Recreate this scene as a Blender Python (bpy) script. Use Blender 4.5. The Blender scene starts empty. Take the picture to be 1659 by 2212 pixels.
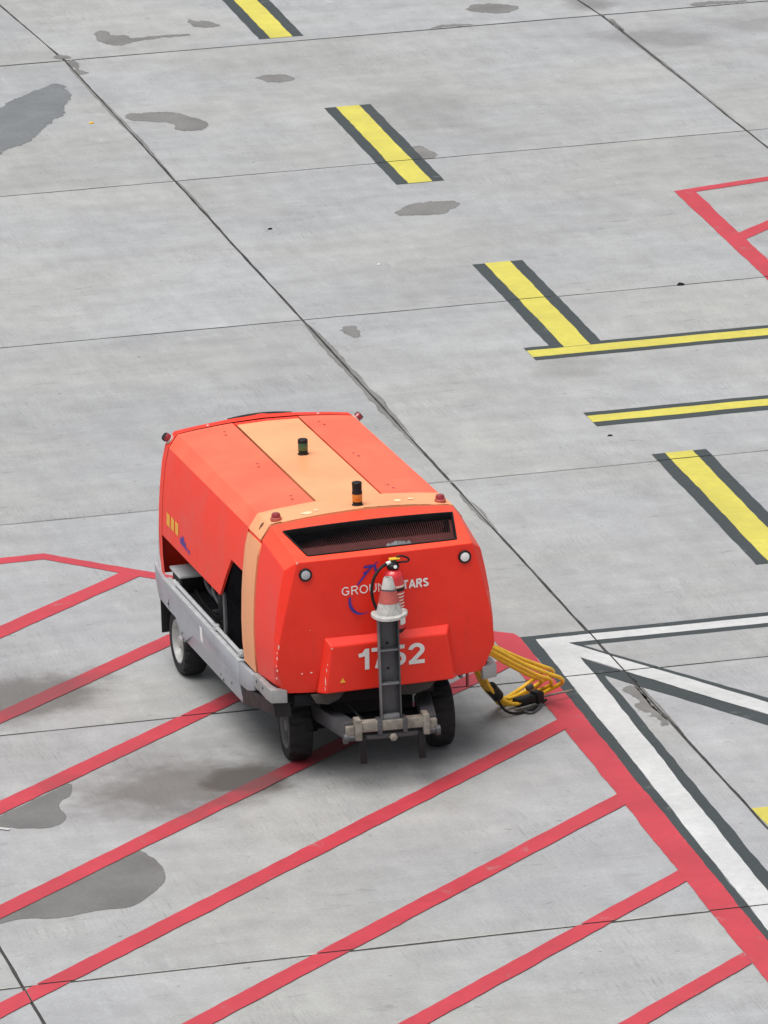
import bpy, bmesh, math, random
from mathutils import Vector, Matrix

# ------------------------------------------------------------------ camera, sky, sun, exposure
scene = bpy.context.scene
PI = math.pi
rad = math.radians
random.seed(7)

cam_data = bpy.data.cameras.new('camera')
cam = bpy.data.objects.new('camera', cam_data)
scene.collection.objects.link(cam)
CAM_PITCH, CAM_ROLL, CAM_YAW = 0.280944, -0.0355688, 0.2214245
_f = Vector((math.sin(CAM_YAW) * math.cos(CAM_PITCH), math.cos(CAM_YAW) * math.cos(CAM_PITCH), -math.sin(CAM_PITCH)))
_r = Vector((math.cos(CAM_YAW), -math.sin(CAM_YAW), 0))
_u = _r.cross(_f)
_r2 = _r * math.cos(CAM_ROLL) + _u * math.sin(CAM_ROLL)
_u2 = -_r * math.sin(CAM_ROLL) + _u * math.cos(CAM_ROLL)
cam.matrix_world = Matrix(((_r2.x, _u2.x, -_f.x, -9.07727), (_r2.y, _u2.y, -_f.y, -52.85764),
                           (_r2.z, _u2.z, -_f.z, 18.9595), (0, 0, 0, 1)))
cam_data.sensor_fit = 'HORIZONTAL'
cam_data.sensor_width = 36.0
cam_data.lens = 36.0 * 16810.4 / 1659.0
cam_data.clip_start = 1.0
cam_data.clip_end = 3000.0
scene.camera = cam
scene.render.resolution_x, scene.render.resolution_y = 768, 1024

SUN_EL, SUN_AZ = rad(72), rad(-125)          # azimuth measured from +Y towards +X
world = bpy.data.worlds.new('World')
scene.world = world
world.use_nodes = True
wn, wl = world.node_tree.nodes, world.node_tree.links
wn.clear()
sky = wn.new('ShaderNodeTexSky')
sky.sky_type = 'NISHITA'
sky.sun_disc = False
sky.sun_elevation = SUN_EL
sky.sun_rotation = SUN_AZ
sky.air_density = 1.0
sky.dust_density = 4.0
hsv = wn.new('ShaderNodeHueSaturation')
hsv.inputs['Saturation'].default_value = 0.22      # cloud cover: the sky light is nearly white
bg = wn.new('ShaderNodeBackground')
bg.inputs['Strength'].default_value = 0.08
wo = wn.new('ShaderNodeOutputWorld')
wl.new(sky.outputs[0], hsv.inputs['Color'])
wl.new(hsv.outputs[0], bg.inputs[0])
wl.new(bg.outputs[0], wo.inputs[0])

sun_data = bpy.data.lights.new('sun', 'SUN')
sun_data.energy = 1.5
sun_data.angle = rad(50)
sun_data.color = (1.0, 0.97, 0.93)
sun = bpy.data.objects.new('sun', sun_data)
scene.collection.objects.link(sun)
_sd = Vector((math.sin(SUN_AZ) * math.cos(SUN_EL), math.cos(SUN_AZ) * math.cos(SUN_EL), math.sin(SUN_EL)))
sun.rotation_euler = _sd.to_track_quat('Z', 'Y').to_euler()
sun.location = (0, 0, 30)

scene.view_settings.view_transform = 'Standard'
scene.view_settings.look = 'None'
scene.view_settings.gamma = 1.0
scene.view_settings.exposure = 0.76
scene.view_settings.use_curve_mapping = False

# ------------------------------------------------------------------ helpers
COL = scene.collection


def link(name, mesh, mat=None, parent=None, smooth=None):
    o = bpy.data.objects.new(name, mesh)
    COL.objects.link(o)
    if mat is not None:
        for m in (mat if isinstance(mat, (list, tuple)) else [mat]):
            mesh.materials.append(m)
    if parent is not None:
        o.parent = parent
    if smooth is not None and len(mesh.polygons):
        mesh.polygons.foreach_set('use_smooth', [True] * len(mesh.polygons))
        mesh.set_sharp_from_angle(angle=rad(smooth))
        use = {}
        for p_ in mesh.polygons:
            for k in p_.edge_keys: use[k] = use.get(k, 0) + 1
        for e in mesh.edges:
            if use.get(tuple(sorted(e.vertices)), 0) < 2: e.use_edge_sharp = True
    return o


def empty(name, loc=(0, 0, 0), rz=0.0, parent=None):
    o = bpy.data.objects.new(name, None)
    COL.objects.link(o)
    o.empty_display_size = 0.1
    o.location = loc
    o.rotation_euler = (0, 0, rz)
    o.parent = parent
    return o


def tag(o, label=None, cat=None, group=None, kind=None):
    if label: o['label'] = label
    if cat: o['category'] = cat
    if group: o['group'] = group
    if kind: o['kind'] = kind
    return o


def poly(name, verts, faces, mat, parent=None, smooth=None):
    me = bpy.data.meshes.new(name)
    me.from_pydata([tuple(v) for v in verts], [], faces)
    me.validate()
    bm = bmesh.new(); bm.from_mesh(me)
    bmesh.ops.recalc_face_normals(bm, faces=bm.faces)
    bm.to_mesh(me); bm.free()
    return link(name, me, mat, parent, smooth)


def bm_box(bm, lo, hi, bevel=0.0, seg=2, M=None):
    r = bmesh.ops.create_cube(bm, size=1.0)
    vs = r['verts']
    for v in vs:
        v.co = Vector([lo[i] + (v.co[i] + 0.5) * (hi[i] - lo[i]) for i in range(3)])
    if bevel > 0:
        es = list({e for v in vs for e in v.link_edges})
        g = bmesh.ops.bevel(bm, geom=es, offset=bevel, segments=seg, affect='EDGES', profile=0.5)
        vs = list({v for f in g['faces'] for v in f.verts} | {v for v in vs if v.is_valid})
    if M is not None:
        bmesh.ops.transform(bm, matrix=M, verts=[v for v in vs if v.is_valid])


def finish(bm, name, mat, parent=None, smooth=40):
    bmesh.ops.recalc_face_normals(bm, faces=bm.faces)
    me = bpy.data.meshes.new(name)
    bm.to_mesh(me); bm.free()
    return link(name, me, mat, parent, smooth)


def box(name, lo, hi, mat, parent=None, bevel=0.006, seg=2, M=None):
    bm = bmesh.new()
    bm_box(bm, lo, hi, bevel, seg, M)
    return finish(bm, name, mat, parent, 40)


def bm_lathe(bm, prof, n=32, M=None, wob=None):
    """prof = [(r, z)]; spun about Z."""
    rings = []
    for r, z in prof:
        ring = []
        for k in range(n):
            a = 2 * PI * k / n
            co = Vector((r * math.cos(a), r * math.sin(a), z))
            if M is not None: co = M @ co
            ring.append(bm.verts.new(co))
        rings.append(ring)
    for a, b in zip(rings, rings[1:]):
        for k in range(n):
            bm.faces.new((a[k], a[(k + 1) % n], b[(k + 1) % n], b[k]))
    for ring in (rings[0], rings[-1]):
        bm.faces.new(ring)
    bmesh.ops.remove_doubles(bm, verts=bm.verts, dist=1e-6)


def lathe(name, prof, mat, parent=None, n=32, M=None, smooth=35):
    bm = bmesh.new()
    bm_lathe(bm, prof, n, M)
    return finish(bm, name, mat, parent, smooth)


def catmull(pts, n=8, closed=False):
    pts = [Vector(p) for p in pts]
    out = []
    N = len(pts)
    rng = range(N) if closed else range(N - 1)
    for i in rng:
        if closed:
            p0, p1, p2, p3 = pts[(i - 1) % N], pts[i], pts[(i + 1) % N], pts[(i + 2) % N]
        else:
            p0, p1, p2, p3 = pts[max(i - 1, 0)], pts[i], pts[i + 1], pts[min(i + 2, N - 1)]
        for k in range(n):
            t = k / n
            out.append(0.5 * ((2 * p1) + (-p0 + p2) * t + (2 * p0 - 5 * p1 + 4 * p2 - p3) * t * t
                              + (-p0 + 3 * p1 - 3 * p2 + p3) * t ** 3))
    if not closed: out.append(pts[-1])
    return out


def bm_tube(bm, pts, r, n=8):
    pts = [Vector(p) for p in pts]
    rings = []
    up = Vector((0.13, 0.21, 0.97)).normalized()
    for i, p in enumerate(pts):
        d = (pts[min(i + 1, len(pts) - 1)] - pts[max(i - 1, 0)]).normalized()
        s = d.cross(up)
        if s.length < 0.05: s = d.cross(Vector((1, 0, 0)))
        s.normalize(); t = s.cross(d)
        rr = r[i] if isinstance(r, (list, tuple)) else r
        rings.append([bm.verts.new(p + (s * math.cos(2 * PI * k / n) + t * math.sin(2 * PI * k / n)) * rr) for k in range(n)])
    for a, b in zip(rings, rings[1:]):
        for k in range(n):
            bm.faces.new((a[k], a[(k + 1) % n], b[(k + 1) % n], b[k]))
    bm.faces.new(rings[0]); bm.faces.new(rings[-1])


def tube(name, pts, r, mat, parent=None, n=8):
    bm = bmesh.new()
    bm_tube(bm, pts, r, n)
    return finish(bm, name, mat, parent, 50)


def prism(name, outline, axis, lo, hi, mat, parent=None, bevel=0.0, smooth=40):
    """extrude a 2D outline along an axis ('u','v','z'); outline gives the two other coordinates in order."""
    def mk(a, b, c):
        return {'u': (c, a, b), 'v': (a, c, b), 'z': (a, b, c)}[axis]
    n = len(outline)
    bm = bmesh.new()
    A = [bm.verts.new(mk(a, b, lo)) for a, b in outline]
    B = [bm.verts.new(mk(a, b, hi)) for a, b in outline]
    bm.faces.new(A); bm.faces.new(list(reversed(B)))
    for i in range(n):
        bm.faces.new((A[i], A[(i + 1) % n], B[(i + 1) % n], B[i]))
    if bevel > 0:
        bmesh.ops.bevel(bm, geom=bm.edges[:], offset=bevel, segments=2, affect='EDGES', profile=0.5)
    return finish(bm, name, mat, parent, smooth)


# ------------------------------------------------------------------ materials
class NT:
    def __init__(self, name):
        self.m = bpy.data.materials.new(name)
        self.m.use_nodes = True
        self.t = self.m.node_tree
        self.b = self.t.nodes['Principled BSDF']

    def n(self, kind, **kw):
        nd = self.t.nodes.new(kind)
        for k, v in kw.items(): setattr(nd, k, v)
        return nd

    def l(self, a, b): self.t.links.new(a, b)

    def setin(self, nd, key, val):
        if hasattr(val, 'is_output') or isinstance(val, bpy.types.NodeSocket): self.l(val, nd.inputs[key])
        else: nd.inputs[key].default_value = val

    def math(self, op, a, b=0.5, clamp=False):
        nd = self.n('ShaderNodeMath', operation=op, use_clamp=clamp)
        self.setin(nd, 0, a); self.setin(nd, 1, b)
        return nd.outputs[0]

    def noise(self, vec, scale, detail=4, rough=0.55, dist=0.0, stretch=None):
        if stretch is not None:
            mp = self.n('ShaderNodeMapping'); mp.inputs['Scale'].default_value = stretch
            self.l(vec, mp.inputs['Vector']); vec = mp.outputs[0]
        nd = self.n('ShaderNodeTexNoise')
        self.l(vec, nd.inputs['Vector'])
        nd.inputs['Scale'].default_value = scale
        nd.inputs['Detail'].default_value = detail
        nd.inputs['Roughness'].default_value = rough
        nd.inputs['Distortion'].default_value = dist
        return nd.outputs[0]

    def ramp(self, fac, a, b, lo=0.0, hi=1.0):
        nd = self.n('ShaderNodeMapRange'); nd.clamp = True
        self.setin(nd, 0, fac)
        nd.inputs[1].default_value, nd.inputs[2].default_value = a, b
        nd.inputs[3].default_value, nd.inputs[4].default_value = lo, hi
        return nd.outputs[0]

    def mix(self, fac, a, b, mode='MIX'):
        nd = self.n('ShaderNodeMix', data_type='RGBA', blend_type=mode)
        self.setin(nd, 0, fac); self.setin(nd, 6, a); self.setin(nd, 7, b)
        return nd.outputs[2]

    def bump(self, h, strength=0.3, dist=0.01):
        nd = self.n('ShaderNodeBump')
        nd.inputs['Strength'].default_value = strength; nd.inputs['Distance'].default_value = dist
        self.l(h, nd.inputs['Height']); self.l(nd.outputs[0], self.b.inputs['Normal'])


def rgb(*c): return (c[0], c[1], c[2], 1.0)


def plain(name, col, rough=0.5, metal=0.0, coat=0.0, var=0.10, scale=9.0, spec=0.5, dirt=0.0):
    """base colour with a little grain and grime so that nothing is dead flat"""
    t = NT(name)
    tc = t.n('ShaderNodeTexCoord').outputs['Object']
    n1 = t.noise(tc, scale, 6, 0.6)
    n2 = t.noise(tc, scale * 7, 3, 0.6)
    f = t.ramp(n1, 0.3, 0.7, 1.0 - var, 1.0 + var)
    f2 = t.ramp(n2, 0.3, 0.7, 1.0 - var * 0.4, 1.0 + var * 0.4)
    fac = t.math('MULTIPLY', f, f2)
    c = t.mix(1.0, rgb(*col), fac, 'MULTIPLY')
    if dirt > 0:
        d = t.ramp(t.noise(tc, scale * 0.8, 8, 0.7, 0.6), 0.52, 0.75, 0.0, dirt)
        c = t.mix(d, c, rgb(0.07, 0.06, 0.05))
    t.l(c, t.b.inputs['Base Color'])
    t.l(t.ramp(n1, 0.3, 0.7, rough * 0.85, min(1, rough * 1.15)), t.b.inputs['Roughness'])
    t.b.inputs['Metallic'].default_value = metal
    t.b.inputs['Coat Weight'].default_value = coat
    t.b.inputs['Coat Roughness'].default_value = 0.12
    t.b.inputs['Specular IOR Level'].default_value = spec
    return t.m


# soil marks on the apron, and dark patches under the unit: (x, y, half length x, half length y, angle, strength)
STAINS = [(2.10, 4.25, 1.05, 0.85, 20, 0.66), (2.52, 4.25, 0.46, 0.52, 20, 0.97), (1.35, 6.95, 0.85, 0.70, 40, 0.72), (12.6, 28.6, 0.8, 0.5, -30, 0.30),
          (13.8, 28.9, 0.6, 0.5, 0, 0.28), (8.1, 15.4, 0.45, 0.5, 0, 0.22), (9.3, 26.2, 0.7, 1.0, 0, 0.20), (1.9, 4.6, 1.0, 0.5, 60, 0.35),
          (3.75, 4.9, 1.2, 1.1, 0, 0.35), (3.4, 7.6, 0.7, 0.9, 0, 0.25), (12.3, 30.6, 0.3, 0.5, 0, 0.5)]


def stain_fac(t, pos):
    total = None
    wob = t.noise(pos, 1.6, 3, 0.65)
    for (x, y, rx, ry, ang, s) in STAINS:
        mp = t.n('ShaderNodeMapping', vector_type='TEXTURE')
        mp.inputs['Location'].default_value = (x, y, 0)
        mp.inputs['Rotation'].default_value = (0, 0, rad(ang))
        mp.inputs['Scale'].default_value = (rx, ry, 1000)
        t.l(pos, mp.inputs['Vector'])
        ln = t.n('ShaderNodeVectorMath', operation='LENGTH')
        t.l(mp.outputs[0], ln.inputs[0])
        d = t.math('ADD', ln.outputs['Value'], t.ramp(wob, 0.25, 0.75, -0.35, 0.35))
        nd = t.n('ShaderNodeMapRange', interpolation_type='SMOOTHSTEP')
        t.l(d, nd.inputs[0])
        nd.inputs[1].default_value, nd.inputs[2].default_value = 1.2, 0.40
        nd.inputs[3].default_value, nd.inputs[4].default_value = 0.0, s
        total = nd.outputs[0] if total is None else t.math('MAXIMUM', total, nd.outputs[0])
    return total


def concrete(name, tone=0.725, joints=False, wet=0.0):
    t = NT(name)
    pos = t.n('ShaderNodeNewGeometry').outputs['Position']
    rnd = t.n('ShaderNodeObjectInfo').outputs['Random']
    off = t.n('ShaderNodeCombineXYZ')
    t.l(t.math('MULTIPLY', rnd, 37.0), off.inputs[0]); t.l(t.math('MULTIPLY', rnd, 91.0), off.inputs[1])
    add = t.n('ShaderNodeVectorMath', operation='ADD')
    t.l(pos, add.inputs[0]); t.l(off.outputs[0], add.inputs[1])
    p = add.outputs[0]
    big = t.noise(p, 0.45, 4, 0.6, 0.4)
    mid = t.noise(p, 2.4, 6, 0.65)
    smear = t.noise(p, 1.0, 4, 0.62, 0.0, stretch=(6.0, 0.9, 1.0))       # brooming runs along the slab
    smear2 = t.noise(p, 1.0, 3, 0.6, 0.0, stretch=(0.7, 3.2, 1.0))
    fine = t.noise(p, 38.0, 2, 0.6)
    f = t.ramp(big, 0.28, 0.72, 0.90, 1.08)
    f = t.math('MULTIPLY', f, t.ramp(mid, 0.28, 0.72, 0.88, 1.10))
    f = t.math('MULTIPLY', f, t.ramp(smear, 0.3, 0.7, 0.94, 1.05))
    f = t.math('MULTIPLY', f, t.ramp(smear2, 0.3, 0.7, 0.95, 1.05))
    f = t.math('MULTIPLY', f, t.ramp(fine, 0.25, 0.75, 0.90, 1.09))
    f = t.math('MULTIPLY', f, t.ramp(rnd, 0, 1, 0.94, 1.05))
    # thin drag marks and pits
    groove = t.noise(p, 1.0, 3, 0.7, 0.0, stretch=(95.0, 2.6, 1.0))
    zone = t.ramp(t.noise(p, 0.8, 2, 0.5), 0.48, 0.66, 0.0, 1.0)
    zone = t.math('MAXIMUM', zone, t.math('MULTIPLY', stain_fac(t, pos), 1.3, True))
    g = t.math('MULTIPLY', t.ramp(groove, 0.55, 0.70, 0.0, 0.40), zone)
    pit = t.ramp(t.noise(p, 9.0, 4, 0.75, 0.0), 0.64, 0.74, 0.0, 0.55)
    scuff = t.math('MULTIPLY', t.ramp(t.noise(p, 1.0, 5, 0.75, 0.3, stretch=(2.2, 7.0, 1.0)), 0.60, 0.74, 0.0, 0.42),
                   t.ramp(t.noise(p, 0.55, 2, 0.5), 0.42, 0.62, 0.15, 1.0))
    light = t.ramp(t.noise(p, 1.0, 4, 0.7, 0.2, stretch=(5.0, 1.6, 1.0)), 0.60, 0.75, 1.0, 1.14)
    f = t.math('MULTIPLY', f, light)
    f = t.math('MULTIPLY', f, t.math('SUBTRACT', 1.0, t.math('MAXIMUM', t.math('MAXIMUM', g, pit), scuff)))
    tint = t.mix(t.ramp(t.noise(p, 0.33, 2), 0.35, 0.65), rgb(0.450 * tone, 0.460 * tone, 0.476 * tone), rgb(0.462 * tone, 0.466 * tone, 0.456 * tone))
    c = t.mix(1.0, tint, f, 'MULTIPLY')
    st = stain_fac(t, pos)
    c = t.mix(st, c, rgb(0.075, 0.066, 0.060))
    if joints:
        sx = t.n('ShaderNodeSeparateXYZ'); t.l(pos, sx.inputs[0])
        jx = t.math('ABSOLUTE', t.math('SUBTRACT', t.math('FRACT', t.math('DIVIDE', sx.outputs[0], 6.138)), 0.5))
        jy = t.math('ABSOLUTE', t.math('SUBTRACT', t.math('FRACT', t.math('DIVIDE', sx.outputs[1], 6.0)), 0.5))
        j = t.math('MAXIMUM', t.math('GREATER_THAN', jx, 0.498), t.math('GREATER_THAN', jy, 0.498))
        c = t.mix(j, c, rgb(0.09, 0.09, 0.085))
    t.l(c, t.b.inputs['Base Color'])
    t.b.inputs['Roughness'].default_value = 0.82
    h = t.math('ADD', t.math('MULTIPLY', fine, 0.5), t.math('MULTIPLY', groove, 0.5))
    t.bump(h, 0.25, 0.006)
    return t.m


def wet_concrete(name, base, rough, ragged=0.9):
    t = NT(name)
    pos = t.n('ShaderNodeNewGeometry').outputs['Position']
    mid = t.noise(pos, 2.2, 6, 0.6)
    fine = t.noise(pos, 24, 4, 0.6)
    f = t.math('MULTIPLY', t.ramp(mid, 0.3, 0.7, 0.80, 1.18), t.ramp(fine, 0.3, 0.7, 0.90, 1.08))
    t.l(t.mix(1.0, rgb(*base), f, 'MULTIPLY'), t.b.inputs['Base Color'])
    t.l(t.ramp(mid, 0.3, 0.7, rough * 0.75, rough * 1.3), t.b.inputs['Roughness'])
    t.b.inputs['IOR'].default_value = 1.33
    t.bump(fine, 0.06, 0.004)
    # the patch dries out towards its rim: attribute "wet" runs from 0 at the outline to 1 inside
    at = t.n('ShaderNodeAttribute', attribute_name='wet')
    n2 = t.noise(pos, 9.0, 6, 0.72, 0.0, stretch=(1.0, 0.5, 1.0))
    w = t.math('ADD', at.outputs['Fac'], t.math('MULTIPLY', t.math('SUBTRACT', n2, 0.5), ragged * 2.0))
    fac = t.ramp(w, 0.38, 0.62, 0.0, 1.0)
    tr = t.n('ShaderNodeBsdfTransparent'); mx = t.n('ShaderNodeMixShader')
    out = t.t.nodes['Material Output']
    t.l(fac, mx.inputs[0]); t.l(tr.outputs[0], mx.inputs[1]); t.l(t.b.outputs[0], mx.inputs[2])
    t.l(mx.outputs[0], out.inputs['Surface'])
    return t.m


def road_paint(name, col, wear=0.5, rough=0.6):
    t = NT(name)
    pos = t.n('ShaderNodeNewGeometry').outputs['Position']
    n1 = t.noise(pos, 1.3, 5, 0.6)
    n2 = t.noise(pos, 14, 6, 0.7)
    f = t.math('MULTIPLY', t.ramp(n1, 0.3, 0.7, 0.86, 1.10), t.ramp(n2, 0.3, 0.7, 0.90, 1.08))
    c = t.mix(1.0, rgb(*col), f, 'MULTIPLY')
    w = t.ramp(t.noise(pos, 4.2, 7, 0.75, 0.4), 0.60, 0.74, 0.0, wear)
    c = t.mix(w, c, rgb(0.28, 0.27, 0.26))
    c = t.mix(t.math('MULTIPLY', stain_fac(t, pos), 0.75), c, rgb(0.07, 0.05, 0.05))
    t.l(c, t.b.inputs['Base Color'])
    t.l(t.ramp(n2, 0.3, 0.7, rough * 0.85, rough * 1.15), t.b.inputs['Roughness'])
    t.bump(n2, 0.15, 0.004)
    return t.m


def car_paint(name, col, fade=None, fade_amt=0.0, rough=0.38, coat=0.25):
    t = NT(name)
    tc = t.n('ShaderNodeTexCoord').outputs['Object']
    n1 = t.noise(tc, 2.2, 6, 0.6, 0.3)
    n2 = t.noise(tc, 26, 4, 0.6)
    c = t.mix(1.0, rgb(*col), t.math('MULTIPLY', t.ramp(n1, 0.3, 0.7, 0.93, 1.06), t.ramp(n2, 0.3, 0.7, 0.97, 1.03)), 'MULTIPLY')
    if fade:
        c = t.mix(t.ramp(n1, 0.38, 0.64, fade_amt * 0.4, fade_amt), c, rgb(*fade))
    chip = t.ramp(t.noise(tc, 13, 8, 0.75, 0.4), 0.745, 0.79, 0.0, 0.55)
    c = t.mix(chip, c, rgb(0.16, 0.06, 0.04))
    # run-off grime in thin vertical streaks
    gr = t.ramp(t.noise(tc, 1.0, 4, 0.6, 0.2, stretch=(14, 14, 1.2)), 0.60, 0.80, 0.0, 0.12)
    c = t.mix(gr, c, rgb(0.20, 0.07, 0.045))
    t.l(c, t.b.inputs['Base Color'])
    t.l(t.ramp(n1, 0.3, 0.7, rough * 0.8, rough * 1.25), t.b.inputs['Roughness'])
    t.b.inputs['Coat Weight'].default_value = coat
    t.b.inputs['Coat Roughness'].default_value = 0.18
    t.b.inputs['Specular IOR Level'].default_value = 0.35
    return t.m


M_CONC = concrete('concrete')
M_GROUND = concrete('concrete_far', joints=True)
M_SEAL = plain('joint_sealant', (0.055, 0.055, 0.053), 0.85, var=0.4, scale=4, spec=0.1)
M_SEALM = plain('weathered_sealant', (0.17, 0.17, 0.165), 0.85, var=0.3, scale=4, spec=0.1)
M_SEALP = plain('pale_sealant', (0.40, 0.39, 0.37), 0.85, var=0.3, scale=4, spec=0.1)
M_RED = road_paint('red_road_paint', (0.46, 0.040, 0.058), 0.55)
M_YEL = road_paint('yellow_road_paint', (0.56, 0.50, 0.085), 0.3)
M_WHITE = road_paint('white_road_paint', (0.53, 0.54, 0.54), 0.4)
M_DARK = road_paint('dark_road_paint', (0.038, 0.048, 0.050), 0.45)
M_WET = wet_concrete('wet_concrete', (0.155, 0.155, 0.15), 0.45, 0.25)
M_DAMP = wet_concrete('damp_concrete', (0.185, 0.182, 0.176), 0.65)
M_PUD = wet_concrete('shallow_water', (0.15, 0.158, 0.165), 0.25, 0.8)
M_PALE = plain('worn_joint_paint', (0.55, 0.36, 0.34), 0.7, var=0.2)

M_ORANGE = car_paint('orange_red_paint', (0.82, 0.024, 0.010), (0.84, 0.06, 0.03), 0.30, 0.42, 0.08)
M_DOOR = car_paint('faded_orange_paint', (0.84, 0.026, 0.006), (0.86, 0.06, 0.02), 0.30, 0.45, 0.04)
M_ROOFP = car_paint('skylit_faded_orange_paint', (0.88, 0.105, 0.050), (0.92, 0.20, 0.11), 0.55, 0.50, 0.05)  # lighter copy of the door paint: sky brightness painted in, with chalky fading
M_CAPTOP = car_paint('skylit_cap_paint', (0.86, 0.058, 0.022), (0.88, 0.10, 0.05), 0.4, 0.45, 0.06)  # lighter copy of the cap paint: skylight on the top slope painted in
M_BAND = car_paint('pale_orange_paint', (0.78, 0.325, 0.145), (0.82, 0.40, 0.21), 0.5, 0.5, 0.05)
M_RUST = plain('rust_brown', (0.10, 0.04, 0.02), 0.85, var=0.4, scale=30)
M_PALE2 = plain('pale_scuff', (0.86, 0.60, 0.38), 0.7, var=0.1)
M_BLACK = plain('black_plastic', (0.012, 0.012, 0.013), 0.5, var=0.2, spec=0.25)
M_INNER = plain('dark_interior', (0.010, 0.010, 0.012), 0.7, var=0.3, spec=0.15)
M_VOID = plain('matt_black', (0.007, 0.007, 0.008), 0.95, var=0.3, spec=0.0)  # near-black without specular, for inner panels and grille fins
M_STEEL = plain('dark_steel', (0.075, 0.078, 0.085), 0.45, metal=0.3, var=0.2, dirt=0.5)
M_RIB = plain('worn_grey_steel', (0.17, 0.175, 0.185), 0.5, metal=0.2, var=0.2, dirt=0.5)
M_UNDER = plain('underbody_steel', (0.05, 0.047, 0.042), 0.75, var=0.3, dirt=0.6)
M_GREYP = plain('grey_skirt_paint', (0.32, 0.345, 0.375), 0.42, coat=0.1, var=0.10, scale=4, dirt=0.25)
M_GREYL = plain('light_grey_paint', (0.46, 0.47, 0.48), 0.45, var=0.1, dirt=0.2)
M_BUMP = plain('bumper_grey', (0.29, 0.295, 0.295), 0.5, var=0.15, scale=7, dirt=0.5)
M_RUBBER = plain('tyre_rubber', (0.018, 0.018, 0.02), 0.75, var=0.25, scale=12, spec=0.3)
M_RIM = plain('rim_metal', (0.42, 0.42, 0.41), 0.45, metal=0.2, var=0.15, dirt=0.4)
M_RIMD = plain('shaded_grimy_rim_metal', (0.13, 0.13, 0.13), 0.6, var=0.2, dirt=0.6)  # grimy rim metal, darkened to paint in the shade inside the front rims
M_HITCH = plain('worn_white_steel', (0.21, 0.195, 0.165), 0.7, var=0.35, scale=16, dirt=1.0)
M_WHITEP = plain('white_lettering', (0.74, 0.74, 0.73), 0.5, var=0.05)
M_BLUE = plain('blue_lettering', (0.045, 0.03, 0.28), 0.5, var=0.15)
M_YELLOWP = plain('yellow_plastic', (0.75, 0.45, 0.03), 0.45, var=0.12)
M_YSTICK = plain('yellow_sticker', (0.80, 0.40, 0.03), 0.5, var=0.1)
M_CABLE = plain('yellow_cable', (0.85, 0.50, 0.018), 0.45, var=0.12, scale=6, dirt=0.2)
M_EXT = plain('extinguisher_red', (0.60, 0.022, 0.028), 0.28, coat=0.5, var=0.06)
M_CONEW = plain('dirty_white_plastic', (0.43, 0.425, 0.405), 0.6, var=0.25, scale=14, dirt=0.8)
M_CONER = plain('faded_red_plastic', (0.42, 0.085, 0.07), 0.55, var=0.15, scale=14, dirt=0.35)
M_CHIP = plain('chipped_primer', (0.80, 0.58, 0.50), 0.6, var=0.15)
M_GRILLED = plain('grille_dark_brown', (0.024, 0.012, 0.013), 0.9, var=0.2, spec=0.05)  # darker brown for the plate behind the fins
M_GRILLE = plain('grille_brown', (0.075, 0.025, 0.024), 0.8, var=0.2, spec=0.1)


def lens_mat(name, col, rough=0.2):
    t = NT(name)
    t.b.inputs['Base Color'].default_value = rgb(*col)
    t.b.inputs['Roughness'].default_value = rough
    t.b.inputs['Coat Weight'].default_value = 0.6
    n = t.noise(t.n('ShaderNodeTexCoord').outputs['Object'], 60, 2)
    t.bump(n, 0.2, 0.002)
    return t.m


M_LRED = lens_mat('red_lens', (0.26, 0.012, 0.016))
M_LAMB = lens_mat('amber_lens', (0.60, 0.17, 0.015))
M_LGRN = lens_mat('green_lens', (0.025, 0.085, 0.03))
M_LCLR = lens_mat('clear_lens', (0.40, 0.42, 0.45), 0.25)
M_GLASS = plain('dark_glass', (0.010, 0.007, 0.007), 0.2, var=0.1, spec=0.2)

# ------------------------------------------------------------------ the apron: base sheet and concrete slabs
SX, SY = 6.138, 6.0
COLS, ROWS = range(-2, 4), range(-1, 7)


def joint_x(k, y):
    x = SX * k
    if y > 30.0: x -= 0.05 * (y - 30.0)      # the next paving lane runs slightly askew
    return x


def build_ground():
    x0, x1 = joint_x(-2, 0) - 1.0, joint_x(4, 0) + 1.0
    y0, y1 = -7.0, 43.0
    big = 1500.0
    zt, zb = 0.0, -0.05
    xs, ys = [-big, x0, x1, big], [-big, y0, y1, big]
    V, F = [], []
    for j in range(3):
        for i in range(3):
            if i == 1 and j == 1: continue
            n = len(V)
            V += [(xs[i], ys[j], zt), (xs[i + 1], ys[j], zt), (xs[i + 1], ys[j + 1], zt), (xs[i], ys[j + 1], zt)]
            F.append((n, n + 1, n + 2, n + 3))
    n = len(V)
    ring = [(x0, y0), (x1, y0), (x1, y1), (x0, y1)]
    V += [(a, b, zt) for a, b in ring] + [(a, b, zb) for a, b in ring]
    for i in range(4):
        k = (i + 1) % 4
        F.append((n + i, n + k, n + 4 + k, n + 4 + i))
    F.append((n + 4, n + 5, n + 6, n + 7))
    me = bpy.data.meshes.new('ground')
    me.from_pydata(V, [], F)
    o = link('ground', me, [M_GROUND])
    return tag(o, 'pale grey concrete airport apron', None, kind='structure')


ground = build_ground()


def wander(a, b, step, amp, rnd):
    a, b = Vector(a), Vector(b)
    n = max(2, int((b - a).length / step))
    d = (b - a).normalized()
    nn = Vector((-d.y, d.x))
    out = []
    w = 0.0
    for i in range(n):
        w = w * 0.6 + rnd.uniform(-amp, amp)
        out.append(a + (b - a) * (i / n) + nn * (w if i else 0))
    return out


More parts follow.
